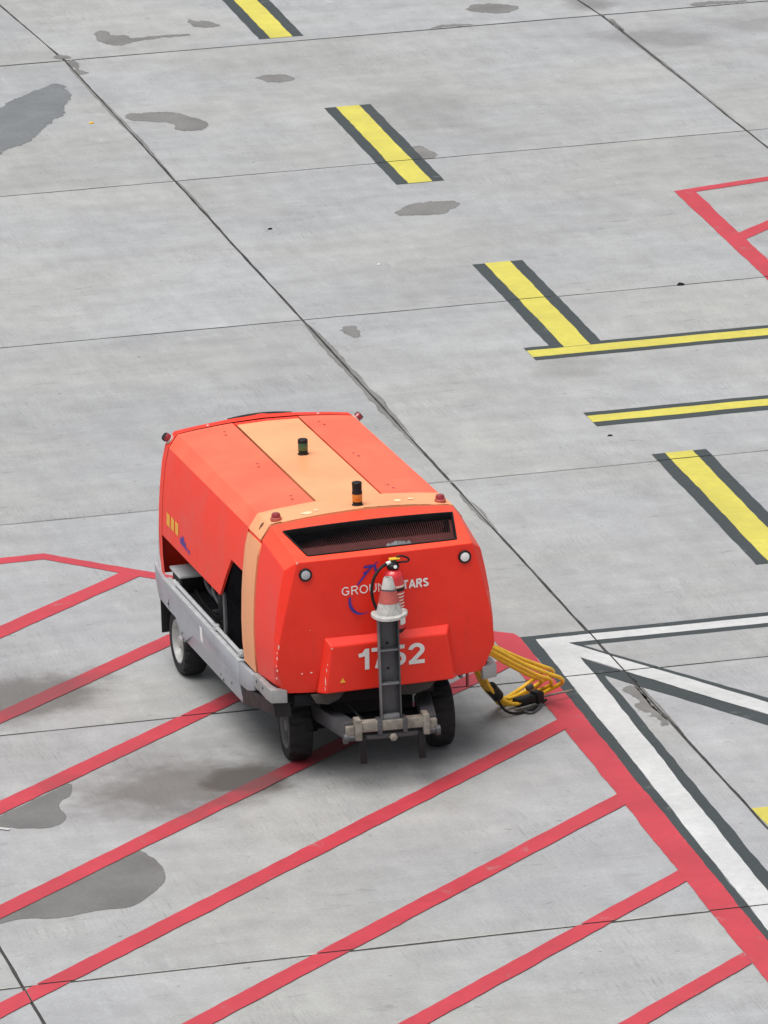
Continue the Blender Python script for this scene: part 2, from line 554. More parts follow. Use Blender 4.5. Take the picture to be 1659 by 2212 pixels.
SLABS = {}
GAPX, GAPY = 0.012, 0.017
for r_ in ROWS:
    for c_ in COLS:
        y0, y1 = SY * r_ + GAPY, SY * (r_ + 1) - GAPY
        gy1 = GAPY * (2.0 if r_ == 4 else 1.0)
        y1 = SY * (r_ + 1) - gy1
        q = [(joint_x(c_, y0) + GAPX, y0), (joint_x(c_ + 1, y0) - GAPX, y0),
             (joint_x(c_ + 1, y1) - GAPX, y1), (joint_x(c_, y1) + GAPX, y1)]
        SLABS[(c_, r_)] = q
        rnd = random.Random(100 * c_ + r_)
        ringpts = []
        for i in range(4):
            ringpts += wander(q[i], q[(i + 1) % 4], 0.16, 0.0035, rnd)
        n = len(ringpts)
        cx_ = sum(p_[0] for p_ in q) / 4; cy_ = sum(p_[1] for p_ in q) / 4
        bv = 0.006
        inner = [p_ + (Vector((cx_, cy_)) - p_) * (bv / 3.0) for p_ in ringpts]
        V = [(p_.x, p_.y, 0.0) for p_ in inner] + [(p_.x, p_.y, -0.004) for p_ in ringpts] + [(p_.x, p_.y, -0.045) for p_ in ringpts]
        F = [tuple(range(n))]
        for lvl in (0, 1):
            for i in range(n):
                k = (i + 1) % n
                F.append((lvl * n + i, (lvl + 1) * n + i, (lvl + 1) * n + k, lvl * n + k))
        me = bpy.data.meshes.new('concrete_slab')
        me.from_pydata(V, [], F)
        link('concrete_slab', me, [M_CONC, M_SEAL, M_SEALP], ground)
        pale_row = r_ in (-1, 0)                       # these joints keep a pale, freshly cut arris
        for k, pg in enumerate(me.polygons):
            if k > n: pg.material_index = 1
            elif k and pale_row and abs(pg.center.y) < 0.06: pg.material_index = 2

# sealant lying in the joints, fresher or more weathered from joint to joint
def sealant(a, b, w, z, mat):
    a, b = Vector(a), Vector(b)
    d = (b - a).normalized(); nn = Vector((-d.y, d.x)) * w
    V = [(p_.x, p_.y, z) for p_ in (a + nn, b + nn, b - nn, a - nn)]
    poly('joint_sealant', V, [(0, 1, 2, 3)], mat, ground)
for c_ in range(-2, 5):
    sealant((joint_x(c_, 0), 0.05), (joint_x(c_, 0), 30), 0.03, -0.0055, M_SEAL)
    sealant((joint_x(c_, 0), -6), (joint_x(c_, 0), -0.05), 0.03, -0.0055, M_SEAL)
    sealant((joint_x(c_, 30.01), 30.02), (joint_x(c_, 42), 42), 0.03, -0.0055, M_SEAL)
for r_ in range(-1, 8):
    sealant((joint_x(-2, 0) - 0.7, SY * r_), (joint_x(4, 0), SY * r_), 0.045, -0.0050, {2: M_SEALM}.get(r_, M_SEAL))


# ------------------------------------------------------------------ paint on the slabs
def clip(poly_, q, grow=0.005):
    """Sutherland-Hodgman against one slab outline"""
    cx_ = sum(a for a, b in q) / 4; cy_ = sum(b for a, b in q) / 4
    out = [Vector(p_) for p_ in poly_]
    for i in range(4):
        a, b = Vector(q[i]), Vector(q[(i + 1) % 4])
        nn = Vector((-(b - a).y, (b - a).x)).normalized()
        a = a - nn * grow
        res = []
        for k in range(len(out)):
            P, Q = out[k], out[(k + 1) % len(out)]
            dp, dq = (P - a).dot(nn), (Q - a).dot(nn)
            if dp >= 0: res.append(P)
            if (dp >= 0) != (dq >= 0): res.append(P + (Q - P) * (dp / (dp - dq)))
        out = res
        if not out: return []
    return out


def ragged_edge(pl, seed, amp=0.0045, step=0.10):
    rnd = random.Random(seed * 13 + int(abs(pl[0][0] * 100)))
    out = []
    for i in range(len(pl)):
        a, b = Vector(pl[i]), Vector(pl[(i + 1) % len(pl)])
        out += wander(a, b, step, amp, rnd) if (b - a).length > 0.3 else [a]
    return out


def sheet(name, polys, mat, z=0.004, parent=None):
    V, F = [], []
    for i_, pl in enumerate(polys):
        zz = z + 0.0004 * i_
        pl = ragged_edge(pl, i_)
        area = sum(pl[i][0] * pl[(i + 1) % len(pl)][1] - pl[(i + 1) % len(pl)][0] * pl[i][1] for i in range(len(pl)))
        if area < 0: pl = list(reversed(pl))
        for q in SLABS.values():
            r_ = clip(pl, q)
            if len(r_) >= 3:
                k = len(V)
                V += [(p_.x, p_.y, zz) for p_ in r_]
                F.append(tuple(range(k, k + len(r_))))
    me = bpy.data.meshes.new(name); me.from_pydata(V, [], F)
    return link(name, me, mat, parent)


def dash(top, bottom, label):
    """top / bottom: four points each (dark edge, colour edge, colour edge, dark edge)"""
    o = sheet('yellow_dash_marking', [[top[1], top[2], bottom[2], bottom[1]]], M_YEL, 0.0045)
    tag(o, label, 'road marking', 'yellow dashes of the broken line', 'structure')
    sheet('dark_border', [[top[0], top[3], bottom[3], bottom[0]]], M_DARK, 0.003, o)


def xs_at(y): return 8.43 - 0.0187 * (32.4 - y)
def four(y, j=(0, 0, 0, 0)):
    x = xs_at(y)
    return [(x, y + j[0]), (x + 0.125, y + j[1]), (x + 0.382, y + j[2]), (x + 0.508, y + j[3])]
dash(four(33.87), four(30.21), 'yellow dash with dark borders cut off by the top edge')
dash(four(26.65), four(23.0), 'yellow dash with dark borders just below the uppermost one')
dash(four(19.49), four(16.215, (0, -0.1, -0.1, 0)), 'yellow dash whose lower end meets a long crosswise yellow line')
dash(four(12.22), four(8.56), 'yellow dash at the right edge beside the white corner lines')


def cross_line(xl, xr, ys, label):
    o = sheet('yellow_line_marking', [[(xl, ys[1]), (xr, ys[1] - 0.01), (xr, ys[2] - 0.01), (xl, ys[2])]], M_YEL, 0.0052)
    tag(o, label, 'road marking', 'crosswise yellow lines', 'structure')
    sheet('dark_border', [[(xl, ys[0]), (xr, ys[0] - 0.01), (xr, ys[1] - 0.01), (xl, ys[1])]], M_DARK, 0.0036, o)
    sheet('dark_border', [[(xl, ys[2]), (xr, ys[2] - 0.01), (xr, ys[3] - 0.01), (xl, ys[3])]], M_DARK, 0.0036, o)


cross_line(7.88, 16.0, (16.215, 16.10, 15.855, 15.745), 'long crosswise yellow line joined to the end of a dash')
cross_line(7.83, 16.0, (13.79, 13.665, 13.44, 13.30), 'crosswise yellow line standing alone at the right')
o = sheet('yellow_line_marking', [[(6.14, 2.22), (8.5, 2.22), (8.5, 0.4), (6.155, 1.75)]], M_YEL)
tag(o, 'yellow paint corner poking in low at the right edge', 'road marking', None, 'structure')

# red box at the upper right
RB = [[(10.852, 21.69), (11.05, 21.58), (10.93, 17.0), (10.735, 17.0)],
      [(10.852, 21.69), (16.0, 22.9), (16.0, 22.72), (11.05, 21.58)],
      [(10.973, 19.754), (13.6, 22.2), (13.8, 22.1), (10.985, 19.50)],
      [(10.94, 17.4), (15.4, 21.6), (15.6, 21.5), (10.935, 17.15)]]
o = sheet('red_box_marking', RB, M_RED)
tag(o, 'thin red box outline with hatching at the upper right edge', 'road marking', None, 'structure')

# red hatched stand area under the vehicle
def lerp2(a, b, t): return (a[0] + (b[0] - a[0]) * t, a[1] + (b[1] - a[1]) * t)
hat = []
# frame: left edge, top edges, slanted edge behind the vehicle, right edge
hat += [[(-1.9, 10.86), (-1.9, 10.68), (2.22, 10.81), (2.26, 10.985)],
        [(2.22, 10.81), (2.26, 10.985), (5.40, 7.42), (5.33, 7.22)],
        [(5.33, 7.22), (5.40, 7.42), (5.535, 7.31), (5.557, 7.19)],
        [(5.33, 7.22), (5.557, 7.19), (5.36, -3.6), (5.13, -3.6)],
        [(-1.9, 10.86), (-1.7, 10.86), (-2.0, -4.0), (-2.2, -4.0)]]
HT = math.tan(rad(43.3))
def hatch(xr, yu, yl, xl=-1.9):
    """a slanted bar ending at (xr, yu..yl) on the right and at x = xl on the left"""
    hat.append([(xr, yu), (xl, yu - (xr - xl) * HT), (xl, yl - (xr - xl) * HT), (xr, yl)])
for (xu, yu, xw, yw) in ((2.79, 10.19, 2.925, 10.03), (3.70, 9.11, 3.845, 8.97), (4.61, 8.07, 4.755, 7.93)):
    hat.append([(xu, yu), (-1.9, yu - (xu + 1.9) * HT), (-1.9, yw - (xw + 1.9) * HT), (xw, yw)])
hatch(5.34, 6.72, 6.46)
hatch(5.31, 4.92, 4.65)
hatch(5.26, 2.905, 2.64)
hatch(5.21, 0.965, 0.71)
hatch(5.17, -0.985, -1.23)
hatch(5.15, -2.95, -3.2)
o = sheet('red_hatched_marking', hat, M_RED)
tag(o, 'large red hatched no-parking area with thick border beneath the vehicle', 'road marking', None, 'structure')

# white corner lines with dark borders
white = [[(5.668, 7.085), (16.0, 7.05), (16.0, 6.82), (5.905, 6.905)],
         [(5.668, 7.085), (5.905, 6.905), (5.62, -3.5), (5.41, -3.5)],
         [(5.905, 6.903), (5.843, 6.585), (12.0, -4.6), (12.25, -4.6)]]
# the slanted leg keeps a steady width
white[2] = [(5.90, 6.90), (8.9, 1.18), (8.76, 0.90), (5.845, 6.56)]
o = sheet('white_line_marking', white, M_WHITE)
tag(o, 'white painted corner of three lines with dark borders', 'road marking', None, 'structure')
dk = [[(5.555, 7.195), (16.0, 7.16), (16.0, 7.05), (5.668, 7.085)],
      [(5.562, 7.19), (5.668, 7.085), (5.41, -3.5), (5.315, -3.5)],
      [(5.905, 6.905), (16.0, 6.82), (16.0, 6.72), (6.00, 6.80)],
      [(6.00, 6.80), (5.905, 6.90), (8.9, 1.18), (9.0, 1.36)],
      [(5.85, 6.55), (5.89, 5.95), (8.63, 0.66), (8.76, 0.90)],
      [(5.846, 6.56), (5.90, 5.90), (5.985, 5.75), (5.74, -3.5), (5.62, -3.5)]]
dk[4] = [(5.845, 6.56), (8.76, 0.90), (8.66, 0.70), (5.865, 6.10)]
dk[5] = [(5.84, 6.545), (5.864, 6.105), (5.955, 5.93), (5.76, -3.5), (5.62, -3.5)]
for i_, d_ in enumerate(dk):
    sheet('dark_border', [d_], M_DARK, 0.0032 - 0.0003 * i_, o)

# small white mark at the left edge
o = sheet('white_mark', [[(0.30, 3.86), (0.58, 3.62), (0.565, 3.575), (0.27, 3.82)]], M_WHITE, 0.009)
tag(o, 'short white strip of paint at the left edge on a damp patch', 'road marking', None, 'structure')

# ------------------------------------------------------------------ damp patches and shallow puddles
DAMP = [
 ('w', 'large blue-grey puddle at the left edge', [(4.1, 27.3), (4.822, 27.659), (5.024, 27.928), (5.18, 28.218), (5.34, 28.391), (5.535, 28.61), (5.735, 28.852), (5.873, 28.833), (5.881, 28.412), (5.817, 28.083), (5.695, 27.78), (5.599, 27.353), (5.464, 27.175), (5.199, 26.65), (5.058, 26.367), (4.892, 26.151), (4.747, 26.04), (4.639, 25.859), (4.1, 25.3)]),
 ('d', 'curved damp patch beside the joint right of the large puddle', [(6.245, 27.098), (6.325, 27.182), (6.594, 27.133), (6.778, 27.038), (6.842, 26.862), (6.949, 26.647), (6.997, 26.398), (6.918, 26.202), (6.74, 26.135), (6.593, 26.273), (6.661, 26.417), (6.589, 26.617), (6.436, 26.734), (6.237, 26.87)]),
 ('d', 'tailed damp patch near the top left above a crosswise joint', [(6.694, 31.09), (6.777, 31.31), (6.863, 31.275), (6.865, 31.084), (7.017, 30.985), (7.062, 30.815), (7.245, 30.805), (7.714, 30.767), (7.722, 30.701), (7.38, 30.687), (7.08, 30.644), (6.942, 30.549), (6.839, 30.491), (6.685, 30.778)]),
 ('d', 'small damp spot left of the uppermost yellow dash', [(7.851, 31.542), (7.927, 31.395), (8.005, 31.389), (8.12, 31.112), (8.024, 31.036), (7.862, 31.089), (7.833, 31.267)]),
 ('d', 'dark damp spot above the second yellow dash', [(7.927, 28.339), (8.102, 28.426), (8.276, 28.393), (8.314, 28.101), (8.119, 28.035), (8.017, 28.159)]),
 ('d', 'damp patch just below the joint crossing at the upper left', [(6.16, 29.96), (6.243, 29.936), (6.195, 29.49), (6.267, 29.303), (6.165, 29.24), (6.155, 29.5)]),
 ('d', 'small damp spot above the joint crossing at the upper left', [(6.04, 30.10), (6.10, 30.26), (6.20, 30.20), (6.22, 30.07), (6.14, 30.06)]),
 ('d', 'damp oval at the top edge of the photograph', [(10.925, 30.852), (11.064, 31.029), (11.231, 31.052), (11.388, 30.923), (11.531, 30.761), (11.412, 30.589), (11.203, 30.507), (11.001, 30.666)]),
 ('d', 'damp oval just below the second yellow dash', [(7.978, 21.827), (8.179, 22.113), (8.409, 22.16), (8.635, 22.093), (8.673, 21.953), (8.531, 21.768), (8.397, 21.613), (8.231, 21.625), (7.982, 21.691)]),
 ('d', 'damp spot touching the right border of the second yellow dash', [(8.77, 24.525), (8.866, 24.571), (8.936, 24.344), (8.931, 24.03), (8.77, 24.02)]),
 ('d', 'small damp spot right of the joint crossing mid picture', [(6.396, 17.499), (6.463, 17.593), (6.551, 17.579), (6.553, 17.393), (6.525, 17.221), (6.438, 17.189), (6.408, 17.356)]),
 ('d', 'ragged damp patch along the joint right of the white line', [(5.992, 5.514), (6.096, 5.61), (6.118, 5.404), (6.12, 5.198), (6.11, 5.048), (6.12, 4.792), (6.11, 4.5), (6.052, 4.516), (6.047, 4.71), (6.009, 4.853), (5.994, 5.086), (6.052, 5.23)]),
 ('p', 'wet patch at the left edge between two red hatch bars', [(0.1, 3.95), (0.474, 3.9), (0.589, 3.985), (0.824, 4.2), (1.214, 4.574), (1.235, 4.472), (1.179, 4.277), (1.096, 4.184), (1.04, 3.991), (1.059, 3.804), (0.986, 3.619), (0.856, 3.557), (0.665, 3.611), (0.464, 3.72), (0.1, 3.8)]),
 ('p', 'large smooth wet patch at the lower left below a red bar', [(1.36, 2.80), (1.476, 2.653), (1.515, 2.407), (1.507, 2.151), (1.432, 1.919), (1.278, 1.689), (1.097, 1.498), (0.85, 1.499), (0.535, 1.423), (0.284, 1.498), (0.098, 1.44), (-0.5, 1.3), (-0.6, 1.0), (0.349, 1.88), (0.851, 2.35)]),
 ('d', 'damp strip along a joint at the top right', [(13.343, 30.05), (13.431, 30.2), (13.781, 30.146), (14.035, 30.082), (13.97, 30.04), (13.716, 30.04)]),
 ('d', 'damp strip along the upper joint right of the uppermost dash', [(10.29, 30.04), (10.415, 30.12), (10.608, 30.14), (10.803, 30.05), (10.762, 30.04), (10.514, 30.04)]),
 ('d', 'damp spot on the joint crossing at the top right', [(12.30, 29.95), (12.34, 29.5), (12.313, 29.204), (12.29, 29.1), (12.288, 29.9)]),
]
def rough_outline(pts, rnd, sub=4, amp=0.012):
    sm = catmull([(a, b, 0) for a, b in pts], sub, True)
    return [(p_.x + rnd.uniform(-amp, amp), p_.y + rnd.uniform(-amp, amp) * 1.6) for p_ in sm]
def damp_sheet(name, pts, mat, z, rim, cell=0.035):
    """fine flat grid over the patch; attribute "wet" follows the distance to the outline"""
    n = len(pts)
    x0, x1 = min(p_[0] for p_ in pts) - rim * 2, max(p_[0] for p_ in pts) + rim * 2
    y0, y1 = min(p_[1] for p_ in pts) - rim * 3, max(p_[1] for p_ in pts) + rim * 3
    nx, ny = max(4, int((x1 - x0) / cell)), max(4, int((y1 - y0) / (cell * 1.8)))
    def dist(x, y):
        ins, best = False, 1e9
        for i in range(n):
            ax, ay = pts[i]; bx_, by = pts[(i + 1) % n]
            if (ay > y) != (by > y) and x < ax + (y - ay) / (by - ay) * (bx_ - ax): ins = not ins
            ex, ey = bx_ - ax, (by - ay) * 0.55
            px, py = x - ax, (y - ay) * 0.55
            L2 = ex * ex + ey * ey
            t = 0.0 if L2 < 1e-12 else max(0.0, min(1.0, (px * ex + py * ey) / L2))
            dx, dy = px - ex * t, py - ey * t
            best = min(best, dx * dx + dy * dy)
        return math.sqrt(best) * (1 if ins else -1)
    V, W, idx, F = [], [], {}, []
    D = [[dist(x0 + (x1 - x0) * i / nx, y0 + (y1 - y0) * j / ny) for i in range(nx + 1)] for j in range(ny + 1)]
    def vid(i, j):
        if (i, j) not in idx:
            idx[(i, j)] = len(V)
            V.append((x0 + (x1 - x0) * i / nx, y0 + (y1 - y0) * j / ny, z))
            W.append(max(0.0, min(1.0, 0.5 + D[j][i] / (2 * rim))))
        return idx[(i, j)]
    for j in range(ny):
        for i in range(nx):
            if max(D[j][i], D[j][i + 1], D[j + 1][i], D[j + 1][i + 1]) > -rim * 1.2:
                F.append((vid(i, j), vid(i + 1, j), vid(i + 1, j + 1), vid(i, j + 1)))
    me = bpy.data.meshes.new(name); me.from_pydata(V, [], F)
    wa = me.attributes.new('wet', 'FLOAT', 'POINT')
    wa.data.foreach_set('value', W)
    return link(name, me, mat)
for i, (k, lab, pts) in enumerate(DAMP):
    rnd = random.Random(i)
    o = damp_sheet('puddle' if k in 'wp' else 'damp_patch', rough_outline(pts, rnd, 3, 0.004 if k == 'p' else 0.010),
                   {'w': M_PUD, 'p': M_WET, 'd': M_DAMP}[k], 0.002, {'w': 0.05, 'p': 0.02, 'd': 0.035}[k])
    tag(o, lab, 'puddle' if k in 'wp' else 'damp patch', 'damp patches on the apron', 'structure')

# crumbled, darker edges along the long joint
def crumble(x, y0, y1, side, wmax, seed):
    rnd = random.Random(seed)
    n = int((y1 - y0) / 0.09)
    inner, outer = [], []
    w = 0.0
    for i in range(n + 1):
        y = y0 + (y1 - y0) * i / n
        env = max(0.0, math.sin(PI * i / n)) ** 0.6
        w = 0.65 * w + 0.35 * rnd.uniform(0.1, 1.0)
        inner.append((x + side * 0.012, y)); outer.append((x + side * (0.014 + wmax * w * env), y))
    V = [(a, b, 0.002) for a, b in inner] + [(a, b, 0.002) for a, b in outer]
    F = [(i, i + 1, n + 2 + i, n + 1 + i) for i in range(n)]
    me = bpy.data.meshes.new('crumbled_joint_edge'); me.from_pydata(V, [], F)
    wa = me.attributes.new('wet', 'FLOAT', 'POINT')
    for k in range(n + 1): wa.data[k].value = 1.0
    for k in range(n + 1): wa.data[n + 1 + k].value = 0.52
    link('crumbled_joint_edge', me, M_DAMP, ground)
for a in [(SX, 12.9, 17.9, -1, 0.085, 1), (SX, 13.4, 17.8, 1, 0.075, 2), (SX, 10.4, 11.6, -1, 0.07, 3), (SX, 10.3, 11.3, 1, 0.05, 4),
          (SX, 26.3, 29.9, -1, 0.05, 5), (SX, 22.3, 24.0, 1, 0.035, 6), (SX, 24.1, 28.0, 1, 0.05, 7), (2 * SX, 24.5, 29.8, 1, 0.03, 8),
          (2 * SX, 26.5, 29.5, -1, 0.03, 9), (SX, 4.5, 5.7, -1, 0.05, 10), (SX, 4.2, 5.8, 1, 0.03, 11)]:
    crumble(*a)

# pale worn paint where the red bars bridge the lowest joint
# small litter
rnd = random.Random(3)
def litter(x, y, s, mat, label, name='debris', cat='litter'):
    bm = bmesh.new()
    pts = [(x + s * math.cos(a) * rnd.uniform(0.6, 1.1), y + s * 0.8 * math.sin(a) * rnd.uniform(0.6, 1.1)) for a in [i * PI / 4 for i in range(8)]]
    lo = [bm.verts.new((a, b, 0.004)) for a, b in pts]
    hi = [bm.verts.new((x + (a - x) * 0.7, y + (b - y) * 0.7, 0.004 + s * 0.35 * rnd.uniform(0.7, 1.2))) for a, b in pts]
    bm.faces.new(lo); bm.faces.new(hi)
    for i in range(8): bm.faces.new((lo[i], lo[(i + 1) % 8], hi[(i + 1) % 8], hi[i]))
    tag(finish(bm, name, mat, None, 20), label, cat)
litter(7.319, 19.821, 0.022, M_WHITEP, 'tiny white scrap on bare concrete left of the joined dash')
litter(5.823, 26.873, 0.035, M_YELLOWP, 'tiny orange-brown leaf below the large puddle', 'fallen_leaf', 'leaf')
litter(9.908, 17.985, 0.045, M_INNER, 'small dark clod lying on a joint at the right')
litter(6.62, 21.62, 0.03, M_INNER, 'small dark scrap right of the long joint near the top')
litter(7.86, 12.95, 0.025, M_INNER, 'dark pebble below the lone yellow line', 'pebble', 'pebble')

# ------------------------------------------------------------------ the ground power unit
GPU = empty('ground_power_unit', (3.65659, 4.61039, 0.0), rad(2.8))
tag(GPU, 'orange-red ground power unit trailer numbered 1752 parked on red hatching', 'trailer')
M_GPU = Matrix.Translation((3.65659, 4.61039, 0.0)) @ Matrix.Rotation(rad(2.8), 4, 'Z')

# body cross-section (half): u, z
PROF = [(0.900, 0.780), (0.911, 0.95), (0.911, 1.136), (0.900, 1.36), (0.886, 1.515), (0.857, 1.73), (0.822, 1.868),
        (0.745, 1.973), (0.58, 1.994), (0.40, 2.010), (0.280, 2.019)]


def u_at(z):
    for (a, za), (b, zb) in zip(PROF, PROF[1:]):
        if za <= z <= zb: return a + (b - a) * (z - za) / (zb - za)
    return PROF[0][0]


def solid(o, t, off=-1):
    md = o.modifiers.new('thickness', 'SOLIDIFY'); md.thickness = t; md.offset = off; md.use_even_offset = True


def bevel(o, w, seg=2, ang=12):
    md = o.modifiers.new('soft_edges', 'BEVEL'); md.width = w; md.segments = seg; md.limit_method = 'ANGLE'; md.angle_limit = rad(ang); md.harden_normals = True


def make_side_door(s):
    bm = bmesh.new()
    cols = [0.302, 0.644, 0.965, 1.58, 2.2, 2.805]
    grid = {}
    for i, (u, z) in enumerate(PROF[2:]):
        for j, v in enumerate(cols):
            if z < 1.514:
                vf = 0.965 - (z - 1.136) / 0.379 * 0.321
                if j < 2: continue
                vv = vf if j == 2 else v
                if j == 2: grid[(i, 2)] = bm.verts.new((s * u, vv, z)); continue
            grid[(i, j)] = bm.verts.new((s * u, v, z))
    n = len(PROF) - 2
    for i in range(n - 1):
        for j in range(5):
            k = [(i, j), (i, j + 1), (i + 1, j + 1), (i + 1, j)]
            if all(q in grid for q in k): bm.faces.new([grid[q] for q in k])
    # triangle by the slanted notch edge: low row's slanted column meets the z = 1.515 row between columns 1 and 2
    bm.faces.new([grid[(1, 2)], grid[(2, 2)], grid[(2, 1)]])
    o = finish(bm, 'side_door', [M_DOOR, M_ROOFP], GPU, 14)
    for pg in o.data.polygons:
        if pg.center.z > 1.90: pg.material_index = 1  # roof and chamfer take the copy with skylight in its colour
    solid(o, 0.022)
    return o
for s in (-1, 1):
    d = make_side_door(s)
    # dot-like screws on the roof half of the door
    for v in (0.56, 1.57, 2.60):
        for du, dv in ((0.0, 0.0), (0.028, -0.10)):
            lathe('screw', [(0.0, 0.0), (0.013, 0.0), (0.011, 0.004), (0.0, 0.006)], M_CONER, d, 10,
                  Matrix.Translation((s * 0.40 - du * 0.6 if s < 0 else s * 0.40 + du * 0.6, v + dv, 2.011)))

# pale centre panel of the roof and the dark gaps along it
V = [(-0.261, 0.302, 2.021), (0, 0.302, 2.029), (0.261, 0.302, 2.021), (-0.261, 2.727, 2.021), (0, 2.727, 2.029), (0.261, 2.727, 2.021)]
o = poly('roof_panel', V, [(0, 1, 4, 3), (1, 2, 5, 4)], M_BAND, GPU, 30)
solid(o, 0.02)
rear_strip = poly('roof_rear_strip', [(-0.272, 2.735, 2.020), (0, 2.735, 2.028), (0.272, 2.735, 2.020), (-0.272, 2.805, 2.018), (0, 2.805, 2.026), (0.272, 2.805, 2.018)],
                  [(0, 1, 4, 3), (1, 2, 5, 4)], M_DOOR, GPU, 30)
solid(rear_strip, 0.02)
box('inner_light_block', (-0.79, -0.05, 1.17), (0.79, 2.85, 1.90), M_VOID, GPU, 0.0)  # unseen solid block added inside the shell to stop light through the gaps
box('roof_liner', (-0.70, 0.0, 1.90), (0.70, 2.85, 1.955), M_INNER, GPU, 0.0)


# pale band round the body behind the front cap
def band_strip(name, idx, mat, s=None, v0=-0.078, v1=0.292, out=0.004, taper=0.0):
    pts = [PROF[i] for i in idx]
    bm = bmesh.new()
    A = [bm.verts.new(((s or 1) * (u + out), v0, z + (out if z > 1.9 else 0))) for u, z in pts]
    B = [bm.verts.new(((s or 1) * (u + out), v1, z + (out if z > 1.9 else 0))) for u, z in pts]
    for i in range(len(pts) - 1): bm.faces.new((A[i], A[i + 1], B[i + 1], B[i]))
    o = finish(bm, name, mat, GPU, 14)
    solid(o, 0.03)
    return o
for s in (-1, 1):
    pts = [p_ for p_ in PROF if p_[1] < 1.84] + [(u_at(1.838), 1.838)]
    bm = bmesh.new()
    A = [bm.verts.new((s * (u + 0.004), -0.074, z)) for u, z in pts]
    B = [bm.verts.new((s * (u + 0.004), 0.288, z)) for u, z in pts]
    for i in range(len(pts) - 1): bm.faces.new((A[i], A[i + 1], B[i + 1], B[i]))
    solid(finish(bm, 'band_post', M_BAND, GPU, 14), 0.03)
roofpts = [(-u, z) for u, z in [(u_at(1.862), 1.862)] + PROF[7:]] + [(0.0, 2.029)] + [(u, z) for u, z in reversed([(u_at(1.862), 1.862)] + PROF[7:])]
bm = bmesh.new()
A = [bm.verts.new((u * 1.005, -0.074, z + 0.004)) for u, z in roofpts]
B = [bm.verts.new((u * 1.005, 0.290, z + 0.004)) for u, z in roofpts]
for i in range(len(roofpts) - 1): bm.faces.new((A[i], A[i + 1], B[i + 1], B[i]))
roof_band = finish(bm, 'roof_band', M_BAND, GPU, 14)
solid(roof_band, 0.02)
# the red body seen in the gap under the band's corner pieces
for s in (-1, 1):
    box('band_seat', (min(s * 0.78, s * 0.822), -0.07, 1.80), (max(s * 0.78, s * 0.822), 0.285, 1.875), M_ORANGE, GPU, 0.0)

# ragged rust along the front edge of the band, rust spot and pale scuffs
rnd = random.Random(41)
def ragged_strip(name, pts, wmin, wmax, mat, parent):
    V, F = [], []
    for i, (u, v, z) in enumerate(pts):
        w = rnd.uniform(wmin, wmax)
        V += [(u, v - 0.004, z), (u + rnd.uniform(-.004, .004), v + w, z)]
        if i: F.append((2 * i - 2, 2 * i - 1, 2 * i + 1, 2 * i))
    poly(name, V, F, mat, parent)
ragged_strip('edge_rust', [(-0.735 + 0.53 * k / 26, -0.070, 1.9815 + 0.036 * (k / 26) ** 0.8) for k in range(27)], 0.004, 0.026, M_RUST, roof_band)
ragged_strip('edge_rust', [(0.02 + 0.70 * k / 22, -0.070, 2.0335 - 0.052 * (k / 22) ** 1.7) for k in range(23)], 0.002, 0.010, M_RUST, roof_band)
for (u, v, z, r, m_) in ((-0.776, 0.07, 1.9395, 0.026, 'M_RUST'), (-0.42, 0.02, 2.0142, 0.05, 'M_PALE2'), (-0.34, 0.05, 2.0215, 0.025, 'M_PALE2'), (0.34, 0.06, 2.0215, 0.045, 'M_PALE2'), (0.45, 0.10, 2.0142, 0.03, 'M_PALE2')):
    k_ = 9
    pts = [(u + r * rnd.uniform(0.5, 1.1) * math.cos(2 * PI * k / k_), v + r * rnd.uniform(0.4, 1.0) * math.sin(2 * PI * k / k_)) for k in range(k_)]
    zz = (lambda x: z + (abs(u) - abs(x)) * (1.36 if abs(u) > 0.745 else 0.06))
    poly('scuff', [(a, b, zz(a) + 0.0015) for a, b in pts], [tuple(range(k_))], globals()[m_], roof_band)

# ---- front cap
E1 = [(0.858, -0.475, 0.787), (0.897, -0.600, 0.980), (0.893, -0.612, 1.20), (0.866, -0.628, 1.430), (0.832, -0.645, 1.62), (0.798, -0.655, 1.775)]
E2 = [(0.805, -0.580, 0.745), (0.888, -0.655, 0.980), (0.868, -0.685, 1.20), (0.818, -0.705, 1.430), (0.762, -0.712, 1.65), (0.710, -0.712, 1.840)]
VC = [-0.655, -0.690, -0.712, -0.722, -0.727, -0.728]
ZC = [0.735, 0.975, 1.20, 1.43, 1.65, 1.840]
BF = [(0.897, 0.785), (0.910, 0.98), (0.909, 1.20), (0.892, 1.44), (0.866, 1.66), (0.820, 1.868)]


